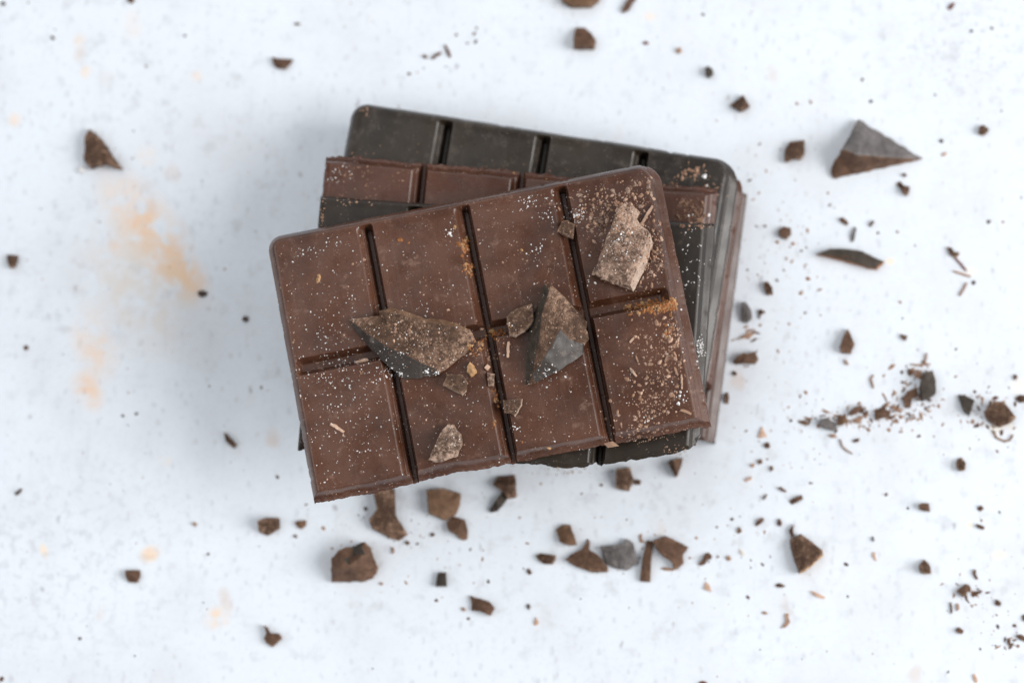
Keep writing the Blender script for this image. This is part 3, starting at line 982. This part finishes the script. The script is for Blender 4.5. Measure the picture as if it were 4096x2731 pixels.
# ------------------------------------------------------------------ chips on the table
CG = 'chocolate chips on the table'
def C(label, outline, h, mat, **k):
    if h < 2.2:
        mat = {'chip': 'chipbrown', 'chipdark': 'chip'}.get(mat, mat); k.setdefault('rag', .26); h *= .7
    else: h *= .8
    nm = k.pop('name', 'chocolate_chip'); ct = k.pop('cat', 'chocolate chip')
    return chip(nm, label, ct, outline, h, M[mat], group=CG, **k)
C('dark three-pointed chip lying alone at the upper left of the table', [(357, 512), (409, 559), (442, 611), (491, 677), (470, 679), (423, 658), (362, 675), (336, 644), (341, 555)], 5, 'chip', rag=.06)
C('rounded chunk cut by the top edge of the photo', [(2235, -25), (2250, 10), (2285, 30), (2350, 30), (2395, 12), (2410, -20), (2330, -45)], 5, 'chipwarm')
C('slim stick of chocolate cut by the top edge of the photo', [(2486, 38), (2492, 50), (2514, 42), (2545, -8), (2530, -14), (2508, 0)], 2, 'brown')
C('square brown chunk with nibbled right side at the top centre', [(2302, 110), (2344, 110), (2368, 136), (2384, 160), (2377, 197), (2297, 195), (2294, 150)], 4.5, 'chipbrown', rag=.05, facets=1)
C('small dark oval crumb right of the square brown chunk', [(2820, 275), (2836, 264), (2852, 275), (2853, 300), (2838, 313), (2821, 302)], 2.4, 'chipdark')
C('kite-shaped brown chip above the back right corner of the stack', [(2972, 381), (3000, 428), (2965, 449), (2920, 421)], 4, 'chip', rag=.04, facets=1)
C('squarish chip with ragged sides left of the triangular wedge', [(3137, 597), (3158, 569), (3217, 559), (3219, 620), (3200, 640), (3175, 635), (3142, 653)], 3, 'chip', rag=.1, facets=1)
C('small dark diamond-shaped crumb right of the triangular wedge', [(3932, 498), (3956, 520), (3935, 542), (3912, 535), (3918, 508)], 2.5, 'chip')
C('bow-tie shaped crumb below the tip of the triangular wedge', [(3583, 735), (3600, 722), (3615, 740), (3640, 748), (3636, 768), (3630, 785), (3612, 775), (3604, 757)], 2.4, 'chip')
C('long curved dark shaving with an orange end, right of the stack', [(3260, 1019), (3319, 995), (3382, 995), (3452, 1006), (3505, 1035), (3537, 1049), (3510, 1078), (3473, 1073), (3361, 1041), (3303, 1027)], 3.2, 'chipdark', rag=.03, facets=1, name='chocolate_shaving', cat='shaving', rim=(M['orange'], -80))
C('round crumb with a dark upper rim left of the curved shaving', [(3112, 925), (3135, 905), (3163, 912), (3166, 935), (3145, 958), (3120, 950)], 2.2, 'chipbrown')
C('oval brown crumb above the curved shaving', [(3356, 872), (3375, 868), (3392, 890), (3388, 902), (3362, 886)], 1.6, 'chip')
C('narrow upright crumb just above the curved shaving', [(3419, 906), (3425, 912), (3416, 962), (3404, 968), (3401, 950)], 1.5, 'chipgrey')
C('tiny slanted crumb above the curved shaving, right of the upright one', [(3474, 902), (3492, 880), (3498, 886), (3482, 908)], 1.4, 'chip')
C('hook-headed dark crumb at the end of a thin twig, far right', [(3790, 988), (3806, 990), (3816, 1010), (3838, 1008), (3836, 1024), (3818, 1032), (3800, 1018)], 1.6, 'chipdark')
C('pointed brown chip near the right side of the stack', [(3056, 1130), (3070, 1126), (3088, 1150), (3093, 1178), (3068, 1180), (3058, 1155)], 2.5, 'chip')
C('grey teardrop-shaped chip close to the right side of the stack', [(2972, 1210), (2984, 1208), (3004, 1240), (3008, 1275), (2990, 1293), (2966, 1285), (2965, 1240)], 2.5, 'chipgrey', rag=.04)
C('small dark crumb with a tail right of the grey teardrop chip', [(3032, 1240), (3045, 1235), (3062, 1250), (3046, 1258), (3038, 1275)], 1.5, 'chip')
C('curly tan flake between the teardrop chip and the wide brown chunk', [(2945, 1360), (2975, 1340), (2995, 1326), (3020, 1330), (3005, 1345), (2968, 1354)], .8, 'tan')
C('wide brown chunk right of the front half of the stack', [(2935, 1443), (2967, 1408), (2991, 1413), (3020, 1405), (3034, 1437), (3020, 1453), (2978, 1451), (2946, 1456)], 3.5, 'chipbrown')
C('tiny dark crumb below the wide brown chunk', [(2928, 1484), (2940, 1482), (2950, 1496), (2942, 1504), (2930, 1496)], 1.3, 'chip')
C('pear-shaped brown chip midway down the right half of the table', [(3390, 1315), (3405, 1340), (3417, 1376), (3404, 1413), (3366, 1411), (3358, 1387), (3374, 1344)], 3.5, 'chipbrown', rag=.04)
C('tiny orange-brown crumb under the pear-shaped chip', [(3374, 1436), (3384, 1440), (3398, 1458), (3384, 1460)], 1.1, 'tan')
C('small triangular crumb at the same height as the pear-shaped chip, farther right', [(3600, 1335), (3633, 1344), (3622, 1362), (3608, 1355)], 1.4, 'chipbrown')
C('dark upright chunk with a white spot in the crumb trail at right', [(3693, 1494), (3728, 1482), (3745, 1523), (3742, 1574), (3722, 1592), (3688, 1603), (3679, 1546)], 4.2, 'chipdark', rag=.06)
C('curved brown crumb hugging the left side of the dark upright chunk', [(3613, 1597), (3630, 1563), (3670, 1551), (3673, 1580), (3647, 1597), (3642, 1635), (3621, 1632)], 2.2, 'chipbrown')
C('small brown crumb up and left of the dark upright chunk', [(3632, 1476), (3645, 1474), (3652, 1490), (3644, 1504), (3632, 1496)], 1.4, 'chip')
C('tan round crumb touching the top left of the dark upright chunk', [(3666, 1480), (3685, 1482), (3690, 1506), (3676, 1514), (3664, 1500)], 1.6, 'tan')
C('boxy reddish crumb in the middle of the crumb trail', [(3498, 1638), (3527, 1632), (3564, 1643), (3555, 1664), (3503, 1681)], 2.5, 'chipbrown')
C('oblong brown crumb rising to the right in the crumb trail', [(3391, 1650), (3415, 1630), (3449, 1618), (3452, 1635), (3430, 1650), (3404, 1662)], 2.4, 'chipbrown')
C('brown crumb between the grey chip and the oblong crumb of the trail', [(3348, 1695), (3352, 1662), (3385, 1656), (3388, 1688), (3366, 1700)], 2.0, 'chipwarm')
C('tan flake below the oblong crumb of the trail', [(3408, 1684), (3430, 1672), (3450, 1662), (3440, 1694), (3420, 1692)], 1.1, 'tan')
C('grey chip at the left part of the crumb trail', [(3279, 1678), (3308, 1669), (3348, 1695), (3345, 1724), (3302, 1715), (3276, 1701)], 3, 'chipgrey', rag=.06)
C('tan crumb hanging under the grey chip of the trail', [(3312, 1740), (3335, 1734), (3350, 1748), (3330, 1752)], 1, 'tan')
C('flat brown crumb starting the crumb trail at its left end', [(3192, 1684), (3215, 1680), (3246, 1694), (3236, 1702), (3208, 1698)], 1.2, 'chipwarm')
C('dark crumb below the crumb trail', [(3408, 1764), (3424, 1754), (3440, 1752), (3434, 1766), (3418, 1770)], 1.2, 'chip')
C('dark angular crumb left of the round chunk at the right edge', [(3834, 1580), (3860, 1577), (3895, 1603), (3877, 1661), (3854, 1643)], 3, 'chipdark')
C('large rounded chunk on a pale stain near the right edge', [(3941, 1638), (3969, 1606), (4010, 1603), (4038, 1632), (4061, 1672), (4033, 1695), (4001, 1707), (3952, 1678)], 5, 'chip', rag=.08)
C('dark crumb cut by the right edge of the photo', [(4066, 1592), (4080, 1580), (4105, 1578), (4108, 1606), (4082, 1608)], 2, 'chipdark')
C('small dark crumb near the right edge, above the rounded chunk', [(4052, 1504), (4064, 1495), (4070, 1510), (4060, 1520)], 1.3, 'chip')
C('egg-shaped dark chip below the rounded chunk at right', [(3828, 1835), (3850, 1828), (3864, 1850), (3858, 1880), (3838, 1884), (3824, 1862)], 3, 'chip', rag=.04)
C('small wedge-shaped brown crumb at right, below the egg-shaped chip', [(3673, 2020), (3688, 2011), (3716, 2012), (3720, 2046), (3694, 2042), (3676, 2034)], 2.4, 'chipbrown', rag=.05)
C('small roundish crumb above the dark bar-shaped crumb at far right', [(3910, 2028), (3925, 2020), (3934, 2034), (3922, 2044), (3911, 2038)], 1.4, 'chip')
C('dark bar-shaped crumb at the far right', [(3902, 2100), (3908, 2094), (3941, 2106), (3938, 2118), (3920, 2114)], 1.4, 'chipdark')
C('tiny narrow dark crumb right of the horned chip', [(3487, 2146), (3493, 2144), (3498, 2160), (3492, 2166)], 1, 'darkc')
C('small dark crumb right of the front right corner of the stack', [(3058, 1772), (3074, 1768), (3082, 1785), (3072, 1794), (3058, 1786)], 1.7, 'chip')
C('upright brown crumb close to the right edge of the bottom bar', [(2900, 1572), (2912, 1568), (2916, 1590), (2914, 1616), (2902, 1614), (2896, 1592)], 2, 'chipbrown')
C('tan flake above the small dark crumb by the front right corner', [(3032, 1748), (3048, 1706), (3056, 1728), (3066, 1742), (3050, 1750)], .9, 'peach')
C('orange-brown crumb in the sparse group off the front right corner', [(3028, 1840), (3046, 1834), (3050, 1850), (3036, 1858)], 1.3, 'chipwarm')
C('small tan crumb beside the orange-brown crumb', [(3000, 1860), (3012, 1854), (3020, 1862), (3010, 1870)], 1, 'tan')
C('upright orange-brown crumb in the sparse group', [(3078, 1866), (3090, 1860), (3096, 1874), (3084, 1886)], 1.3, 'chipwarm')
C('pale pinkish oval crumb in the sparse group', [(2976, 1920), (2992, 1908), (3006, 1904), (3004, 1916), (2984, 1926)], .9, 'peach')
C('thin dark rod-like crumb above the brown rod-like crumb', [(3112, 1950), (3120, 1946), (3150, 1962), (3146, 1970), (3130, 1964)], 1.3, 'chip')
C('small seed-shaped dark crumb left of the brown rod-like crumb', [(3050, 1992), (3060, 1978), (3070, 1974), (3066, 1988), (3054, 2000)], 1.2, 'chip')
C('brown rod-like crumb right of the front right corner', [(3157, 2002), (3176, 1990), (3206, 1978), (3212, 1994), (3190, 2008), (3168, 2018)], 2, 'chipbrown', rag=.06)
C('slanting dark crumb with a tan foot, left of the horned chip', [(3020, 2096), (3032, 2078), (3050, 2068), (3056, 2078), (3042, 2092), (3026, 2104)], 1.6, 'chip')
C('stubby dark crumb just above left of the horned chip', [(3108, 2078), (3120, 2072), (3130, 2090), (3122, 2104), (3108, 2100)], 1.6, 'chip')
C('small brown crumb on the left of the slanting dark crumb', [(2950, 2116), (2958, 2104), (2966, 2124), (2956, 2132), (2948, 2128)], 1.2, 'chipwarm')
C('large triangular chip with a small horn, lower right of the table', [(3161, 2169), (3164, 2150), (3204, 2135), (3233, 2155), (3291, 2201), (3293, 2221), (3250, 2262), (3198, 2296), (3172, 2221)], 4.5, 'chip', rag=.04, facets=2, rim=(M['gold'], -50))
C('horn-shaped splinter against the top of the large triangular chip at lower right', [(3153, 2118), (3165, 2108), (3174, 2096), (3172, 2122), (3178, 2144), (3164, 2150)], 2.2, 'chip')
C('bone-shaped dark crumb left of the horned chip', [(2793, 2255), (2812, 2232), (2820, 2214), (2832, 2210), (2851, 2221), (2844, 2234), (2828, 2238), (2819, 2256), (2802, 2262)], 2, 'chip')
C('tan crumb to the right of the bone-shaped crumb', [(2904, 2226), (2918, 2222), (2926, 2236), (2912, 2242)], 1.1, 'tan')
C('pale grey sliver between bone-shaped crumb and horned chip', [(2956, 2192), (2964, 2196), (2982, 2220), (2974, 2224), (2962, 2210)], .7, 'cream')
C('tan triangular flake under the bone-shaped crumb', [(2824, 2326), (2836, 2340), (2846, 2366), (2816, 2354)], .8, 'peach')
C('flat brown crumb below the horned chip, towards the left', [(3106, 2336), (3120, 2332), (3140, 2342), (3126, 2348), (3110, 2346)], 1.1, 'chipbrown')
C('pale peach sliver below the horned chip', [(3238, 2362), (3252, 2362), (3302, 2386), (3294, 2394), (3256, 2382)], .9, 'peach')
C('pale curved flake right of the horned chip', [(3490, 2206), (3502, 2208), (3500, 2226), (3508, 2242), (3498, 2240), (3490, 2222)], .7, 'peach')
C('hooked tan shaving at the bottom right', [(3140, 2452), (3156, 2452), (3152, 2468), (3160, 2486), (3142, 2506), (3122, 2512), (3144, 2490)], .9, 'tan')
C('small flat tan flake above the hooked tan shaving', [(3046, 2448), (3058, 2444), (3074, 2452), (3060, 2456)], .7, 'tan')
C('acorn-shaped dark chip at lower right', [(3698, 2235), (3712, 2250), (3721, 2267), (3724, 2292), (3700, 2296), (3682, 2290), (3676, 2262)], 3, 'chip', rag=.05)
C('crumbly brown clump near the lower right corner', [(3828, 2364), (3845, 2345), (3862, 2331), (3876, 2338), (3885, 2358), (3870, 2368), (3853, 2388), (3842, 2372)], 2.4, 'chipbrown', rag=.2)
C('small tail-like crumb to the right of the crumbly clump', [(3886, 2378), (3894, 2366), (3928, 2358), (3930, 2366), (3905, 2382), (3892, 2388)], 1.2, 'chipbrown')
C('reddish comma-shaped crumb above the crumbly clump', [(3894, 2274), (3904, 2278), (3904, 2298), (3914, 2314), (3904, 2316), (3892, 2296)], 1.1, 'chipbrown')
C('thin upright dark shaving below the crumbly clump', [(3800, 2410), (3806, 2408), (3811, 2448), (3804, 2454)], 1.1, 'chip')
C('pale tan upright crumb beside the thin upright shaving', [(3824, 2412), (3834, 2412), (3838, 2434), (3828, 2442)], .9, 'tan')
C('oval red-brown crumb near the bottom right', [(3822, 2512), (3838, 2508), (3856, 2522), (3850, 2534), (3832, 2530)], 1.6, 'chipbrown')
C('dark notched crumb by the lower right edge', [(3984, 2396), (3994, 2400), (4008, 2412), (4000, 2424), (3982, 2418)], 1.5, 'chipdark')
C('curved brown crumb in the cluster at the bottom right corner', [(4028, 2548), (4036, 2552), (4042, 2570), (4056, 2580), (4040, 2582), (4028, 2566)], 1.2, 'chip')
C('brown crumb clump touching the right edge near the bottom', [(4064, 2540), (4082, 2534), (4104, 2548), (4100, 2566), (4080, 2556)], 1.5, 'chipbrown')
C('orange-brown crumb cut by the right edge near the bottom', [(4086, 2460), (4104, 2452), (4108, 2486), (4092, 2480)], 1.4, 'chipwarm')
C('peach flake at the very bottom near the right corner', [(3892, 2698), (3900, 2694), (3912, 2722), (3904, 2730), (3894, 2716)], .7, 'peach')
C('red-brown crumb cut by the bottom edge, right of centre', [(2796, 2728), (2812, 2722), (2832, 2730), (2826, 2742), (2800, 2742)], 1.2, 'redb')
C('brown two-toned chip peeking out in front of the stack, centre', [(1970, 1935), (1989, 1904), (2055, 1900), (2064, 1935), (2064, 1986), (2032, 1996), (2010, 1965)], 4, 'chip')
C('blackish rod lying under the two-toned chip', [(1956, 2040), (1982, 2000), (2010, 1964), (2036, 1980), (2012, 2018), (1990, 2042), (1966, 2048)], 3, 'chipdark', rag=.04)
C('upright chip with a pale left side in front of the dark bar', [(2466, 1876), (2520, 1868), (2534, 1920), (2516, 1965), (2464, 1953), (2462, 1910)], 4, 'chip', rag=.05, rim=(M['chipdusty'], 180))
C('small knob-like crumb right of the pale-sided upright chip', [(2534, 1926), (2550, 1914), (2564, 1922), (2560, 1938), (2544, 1938)], 1.8, 'chipbrown')
C('warm brown oval chip, first of the row in front of the stack', [(2224, 2118), (2248, 2097), (2281, 2099), (2300, 2150), (2309, 2178), (2276, 2181), (2238, 2165)], 3.5, 'chipwarm', rag=.04)
C('dark flat oval chip at the left end of the row', [(2142, 2221), (2159, 2210), (2224, 2221), (2222, 2238), (2210, 2256), (2177, 2254), (2150, 2236)], 2.6, 'chip', rag=.04)
C('arrowhead-shaped brown chip in the row in front of the stack', [(2262, 2236), (2300, 2205), (2323, 2196), (2351, 2160), (2360, 2163), (2353, 2193), (2394, 2221), (2431, 2264), (2431, 2285), (2370, 2287), (2300, 2264)], 3.8, 'chipbrown', rag=.03)
C('grey chip with a pale patch in the middle of the row', [(2400, 2185), (2455, 2179), (2496, 2172), (2502, 2151), (2535, 2170), (2544, 2210), (2554, 2250), (2506, 2280), (2464, 2273), (2425, 2254)], 3.4, 'chipgrey', rag=.04)
C('stick-like brown chip standing vertical in the row', [(2586, 2160), (2615, 2165), (2607, 2221), (2600, 2325), (2558, 2322), (2572, 2226)], 3.4, 'chipbrown', rag=.02)
C('large angular brown chip at the right end of the row', [(2610, 2164), (2662, 2141), (2699, 2160), (2751, 2186), (2732, 2221), (2734, 2254), (2699, 2280), (2688, 2250), (2629, 2203)], 3.8, 'chipbrown', rag=.04)
C('thin tan flake under the large angular chip of the row', [(2640, 2272), (2660, 2268), (2700, 2274), (2690, 2282), (2660, 2280)], .8, 'tan')
C('small tan flake above the vertical stick-like chip', [(2556, 2138), (2568, 2130), (2566, 2158), (2580, 2170), (2560, 2168)], .8, 'tan')
C('tiny red-brown crumb under the dark oval chip', [(2108, 2278), (2116, 2272), (2128, 2290), (2120, 2298), (2110, 2292)], 1.2, 'chipbrown')
C('tan drop-shaped flake low in the centre', [(2146, 2468), (2156, 2490), (2150, 2502), (2134, 2500), (2138, 2480)], .8, 'peach')
C('tiny dark crumb above the tan drop-shaped flake', [(2108, 2416), (2115, 2412), (2121, 2426), (2114, 2436), (2107, 2428)], 1.1, 'darkc')
C('oblong notched chip low in the centre of the table', [(1878, 2381), (1911, 2391), (1958, 2405), (1981, 2433), (1962, 2461), (1920, 2445), (1885, 2440), (1888, 2412)], 3.2, 'chipbrown', rag=.04)
C('small tan crumb left of the oblong notched chip', [(1842, 2430), (1852, 2426), (1864, 2438), (1854, 2444)], 1, 'tan')
C('small dark upright block between the stack and the oblong notched chip', [(1751, 2287), (1784, 2287), (1787, 2344), (1744, 2344), (1746, 2312)], 2.8, 'chipdark', rag=.03, facets=1)
C('boot-shaped dark chip half hidden by the front edge of the top bar', [(1492, 1960), (1577, 1950), (1582, 2057), (1629, 2137), (1596, 2160), (1540, 2142), (1483, 2113), (1476, 2076), (1506, 2038)], 4, 'chip', rag=.03)
C('broad four-sided brown chip just in front of the stack', [(1704, 1960), (1770, 1952), (1845, 1972), (1840, 2015), (1821, 2057), (1779, 2080), (1713, 2052)], 3.8, 'chipwarm', rag=.03, facets=1)
C('leaf-shaped brown chip touching the broad four-sided chip', [(1784, 2088), (1812, 2062), (1859, 2076), (1872, 2120), (1871, 2156), (1850, 2160), (1793, 2118)], 3, 'chipbrown', rag=.04)
C('dark rounded cube-like chip off the front left corner of the stack', [(1032, 2085), (1065, 2069), (1114, 2071), (1116, 2113), (1069, 2141), (1036, 2127)], 4.5, 'chip', rag=.04)
C('small half-round crumb right of the rounded cube-like chip', [(1177, 2085), (1224, 2080), (1226, 2099), (1201, 2113), (1184, 2102)], 2, 'chipwarm')
C('tiny crumb just below the small half-round crumb', [(1172, 2142), (1180, 2135), (1191, 2144), (1182, 2152)], 1.2, 'chipbrown')
C('thumb-shaped knobby chip at lower left', [(1055, 2499), (1069, 2508), (1081, 2532), (1116, 2532), (1128, 2551), (1108, 2572), (1088, 2586), (1060, 2565), (1053, 2550), (1066, 2530)], 3.2, 'chipbrown', rag=.05)
C('tiny brown crumb right of the leaf-shaped chip base', [(1722, 2136), (1730, 2128), (1740, 2137), (1730, 2146)], 1, 'chipbrown')
C('tiny dark crumb at the toe of the boot-shaped chip', [(1620, 2170), (1628, 2162), (1640, 2170), (1630, 2180)], 1.2, 'chip')
C('tiny tan upright crumb above right of the blocky chunk', [(1566, 2190), (1574, 2188), (1578, 2208), (1570, 2216)], 1, 'tan')
C('tiny peach crumb right of the blocky chunk base', [(1517, 2334), (1525, 2326), (1535, 2334), (1526, 2342)], 1, 'tan')
C('dark slanted sliver left of the front half of the stack', [(895, 1727), (910, 1738), (948, 1777), (934, 1792), (903, 1763)], 2.2, 'chip', rag=.04)
C('small squarish brown chip at the lower left', [(503, 2280), (559, 2280), (561, 2304), (548, 2331), (511, 2328), (503, 2304)], 3.2, 'chipbrown', rag=.04)
C('small greenish black speck near the left edge', [(60, 1972), (78, 1956), (88, 1954), (80, 1970), (66, 1980)], 1.1, 'darkc')
C('tiny orange-brown crumb left of the rounded cube-like chip', [(768, 2094), (778, 2086), (790, 2096), (780, 2106)], 1.1, 'tan')
C('small trapezoid brown crumb at the left edge, mid height', [(27, 1019), (72, 1022), (68, 1045), (60, 1070), (43, 1075), (30, 1050)], 2.8, 'chip', rag=.04)
C('blackish oval crumb at the end of the peach stain', [(788, 1166), (805, 1160), (826, 1168), (828, 1180), (808, 1188), (790, 1182)], 1.6, 'darkc')
C('small grey-black round crumb left of the stack', [(968, 1272), (978, 1262), (992, 1270), (992, 1282), (980, 1288), (968, 1282)], 1.4, 'darkc')
C('tiny red-brown crumb low on the left edge of the table', [(94, 1386), (104, 1378), (114, 1390), (104, 1402), (95, 1396)], 1.3, 'brown')
C('brown crumb cut by the top edge, left part', [(506, -8), (540, -10), (536, 10), (522, 16), (510, 6)], 1.6, 'chip')
C('flat boat-shaped chip at the upper left', [(1087, 230), (1108, 237), (1150, 238), (1174, 237), (1160, 256), (1141, 277), (1108, 273), (1092, 255)], 2.6, 'chipbrown', rag=.04)
C('tiny reddish crumb above the boat-shaped chip', [(1172, 96), (1186, 90), (1202, 97), (1188, 102)], .9, 'brown')
C('small brown bead-like crumb left of two thin sticks near the top', [(1690, 226), (1700, 218), (1710, 226), (1702, 236)], 1.2, 'chip')
C('reddish slanted stick-like crumb near the top', [(1722, 234), (1745, 214), (1766, 205), (1770, 214), (1748, 226), (1730, 240)], 1, 'brown')
C('thin upright stick-like crumb near the top', [(1776, 180), (1783, 178), (1798, 208), (1805, 232), (1796, 234), (1785, 208)], 1, 'brown')
C('small reddish oval crumb right of the square brown chunk', [(2570, 172), (2582, 165), (2596, 172), (2584, 180)], 1, 'redb')
C('tan and brown crumb between the square chunk and the dark oval crumb', [(2706, 196), (2722, 190), (2728, 206), (2716, 217), (2704, 212)], 1.3, 'tan')
C('reddish stick-like crumb at the top right', [(3790, 36), (3802, 20), (3815, 8), (3822, 12), (3812, 30), (3798, 44)], 1.2, 'redb')
C('tiny dark crumb between wedge tip and bow-tie crumb', [(3606, 696), (3620, 692), (3630, 702), (3616, 708)], 1, 'brown')
C('small dark round crumb right of the wedge tip', [(3757, 563), (3766, 556), (3775, 565), (3765, 573)], 1.1, 'darkc')
C('tiny peach crumb right of the wedge tip, below the dark round one', [(3764, 618), (3776, 610), (3790, 610), (3780, 624), (3768, 626)], .7, 'peach')
C('white round crumb touching the three-pointed chip', [(308, 676), (316, 664), (332, 664), (340, 678), (332, 692), (314, 692)], 2.2, 'white', rag=.04, name='white_crumb', cat='crumb')
C('pointed dark shard poking out under the dark bar at the front right', [(2672, 1846), (2700, 1838), (2732, 1834), (2722, 1870), (2706, 1906), (2688, 1880)], 6, 'chipbrown', rag=.03)

def L2(label, line, w, mat, **k):
    return sliver('chocolate_shaving', label, 'shaving', line, w, M[mat], group=CG, **k)
L2('thin reddish twig-like shaving, far right', [(3818, 1028), (3842, 1055), (3866, 1083)], 9, 'redb')
L2('pale twig crossing below the reddish twig', [(3814, 1084), (3850, 1096), (3882, 1106)], 9, 'tan')
L2('pale short twig at the lowest place of the far right twigs', [(3867, 1131), (3838, 1182)], 10, 'tan')
L2('thin upright twig above the dark upright chunk', [(3706, 1412), (3702, 1440), (3686, 1466)], 9, 'tan')
L2('thin level twig above the dark upright chunk', [(3642, 1456), (3668, 1460), (3722, 1456)], 7, 'tan')
L2('thread-like shaving trailing down from the grey chip of the trail', [(3360, 1756), (3370, 1786), (3388, 1802), (3410, 1814)], 7, 'chip')
L2('hook-shaped thread on the pale stain at far right', [(3970, 1720), (3988, 1752), (4020, 1764), (4042, 1758), (4052, 1738)], 9, 'chip')
L2('small curled tan thread between the pear-shaped chip and the crumb trail', [(3494, 1500), (3482, 1515), (3488, 1532), (3494, 1552)], 9, 'tan')
L2('thin curl right of the boxy reddish crumb', [(3578, 1616), (3570, 1632), (3586, 1640), (3612, 1636)], 7, 'tan')

# fine crumbs and flecks of the table, too small and many to pick apart
items = []
for x, y, r, s in ((211, 153, 9, 0), (12, 16, 9, 0), (546, 1654, 8, 0), (491, 1662, 6, 0), (1903, 169, 8, 0), (1825, 141, 7, 1), (1896, 136, 8, 1), (1907, 113, 6, 1), (1870, 174, 6, 0), (1637, 296, 7, 1),
                   (2812, 59, 7, 0), (3450, 320, 7, 1), (3483, 407, 8, 0), (3967, 113, 7, 1), (3189, 416, 8, 2), (3243, 409, 8, 2), (3885, 125, 7, 0), (3513, 932, 7, 0), (3894, 1129, 9, 0),
                   (3824, 1397, 6, 1), (3607, 1488, 8, 0), (3164, 1682, 8, 1), (3222, 1569, 7, 3), (3555, 1718, 8, 2), (3544, 1977, 8, 1), (2928, 2075, 7, 0), (3385, 2255, 8, 0), (3391, 2385, 5, 0),
                   (2991, 2387, 8, 1), (3921, 2594, 6, 0), (3793, 2686, 5, 0), (1669, 2174, 7, 0), (1462, 2033, 9, 0), (1293, 2113, 8, 2), (1873, 2473, 7, 1), (1954, 2325, 8, 0), (7, 2713, 12, 1),
                   (4057, 2500, 8, 1), (4072, 2583, 8, 2), (3991, 2505, 7, 0), (3926, 2080, 6, 3), (3998, 2048, 6, 0), (1110, 1906, 8, 0), (740, 144, 7, 0), (833, 2215, 7, 0), (320, 2552, 7, 0), (3631, 2032, 6, 0),
                   (3059, 905, 7, 1), (3110, 968, 9, 2), (3172, 974, 8, 3), (3225, 990, 5, 0), (3205, 1004, 5, 0), (3234, 1115, 9, 3), (3205, 1172, 8, 2), (3108, 1121, 7, 0), (3221, 1251, 6, 1), (3600, 1208, 7, 2), (3590, 928, 6, 3),
                   (3955, 888, 8, 0), (4012, 888, 6, 3), (3040, 1300, 6, 2), (2990, 1080, 5, 0), (2785, 2150, 6, 2), (2405, 1940, 7, 1), (2560, 2230, 5, 0), (1745, 2400, 7, 1)):
    items.append((x, y, r, R.uniform(1, 1.5), s))
for _ in range(240):
    x, y = R.uniform(0, 4096), R.uniform(0, 2731)
    items.append((x, y, logr(1.8, 5), R.uniform(1, 1.8), R.choice((0, 0, 1, 2))))
for cx, cy, sx, sy, n in ((3100, 1500, 140, 500, 100), (3450, 1675, 150, 28, 110), (3560, 1655, 60, 20, 40), (3680, 1560, 50, 60, 90), (3960, 1650, 60, 50, 70), (3950, 2400, 90, 160, 28), (2600, 2220, 200, 80, 60), (3150, 1000, 120, 120, 50), (4040, 2560, 40, 40, 12), (1700, 2150, 200, 90, 50)):
    for _ in range(n):
        items.append((G(cx, sx), G(cy, sy), logr(1.8, 9 if cy in (1675, 1655, 1560, 1650) else 6), R.uniform(1, 2.4), R.choice((1, 1, 2, 2, 2))))
V_, F_, fm = [], [], []
items += [(3716, 1550, 7, 1.1, 2)]
for cx, cy, sx, sy, n in ((3420, 1670, 120, 22, 34), (3640, 1590, 45, 40, 34), (3560, 1650, 40, 16, 14), (3930, 1640, 50, 40, 22), (2990, 1400, 50, 90, 14), (3860, 2370, 40, 30, 16), (4050, 2560, 30, 25, 6)):
    for _ in range(n):
        items.append((G(cx, sx), G(cy, sy), logr(3, 8), R.uniform(2, 4), R.choice((1, 1, 2, 2))))
rr = random.Random(3)
for (px, py, r, el, s) in items:
    if BVH.ray_cast(CO, ray(px, py))[0] is not None: continue
    p = P(px, py, 0)
    if BVH.ray_cast(p + Vector((0, 0, .0005)), Vector((0, 0, 1)))[0] is not None: continue
    k = len(F_)
    bit(V_, F_, p, Vector((0, 0, 1)), r * PX * 1.05, el, rnd=rr)
    fm += [s] * (len(F_) - k)
tag(mesh_obj('table_crumbs', V_, F_, [M['darkc'], M['brown'], M['tan'], M['orange']], fm=fm, smooth=False),
    'fine brown crumbs and dust strewn over the white tabletop', 'crumbs', kind='stuff')
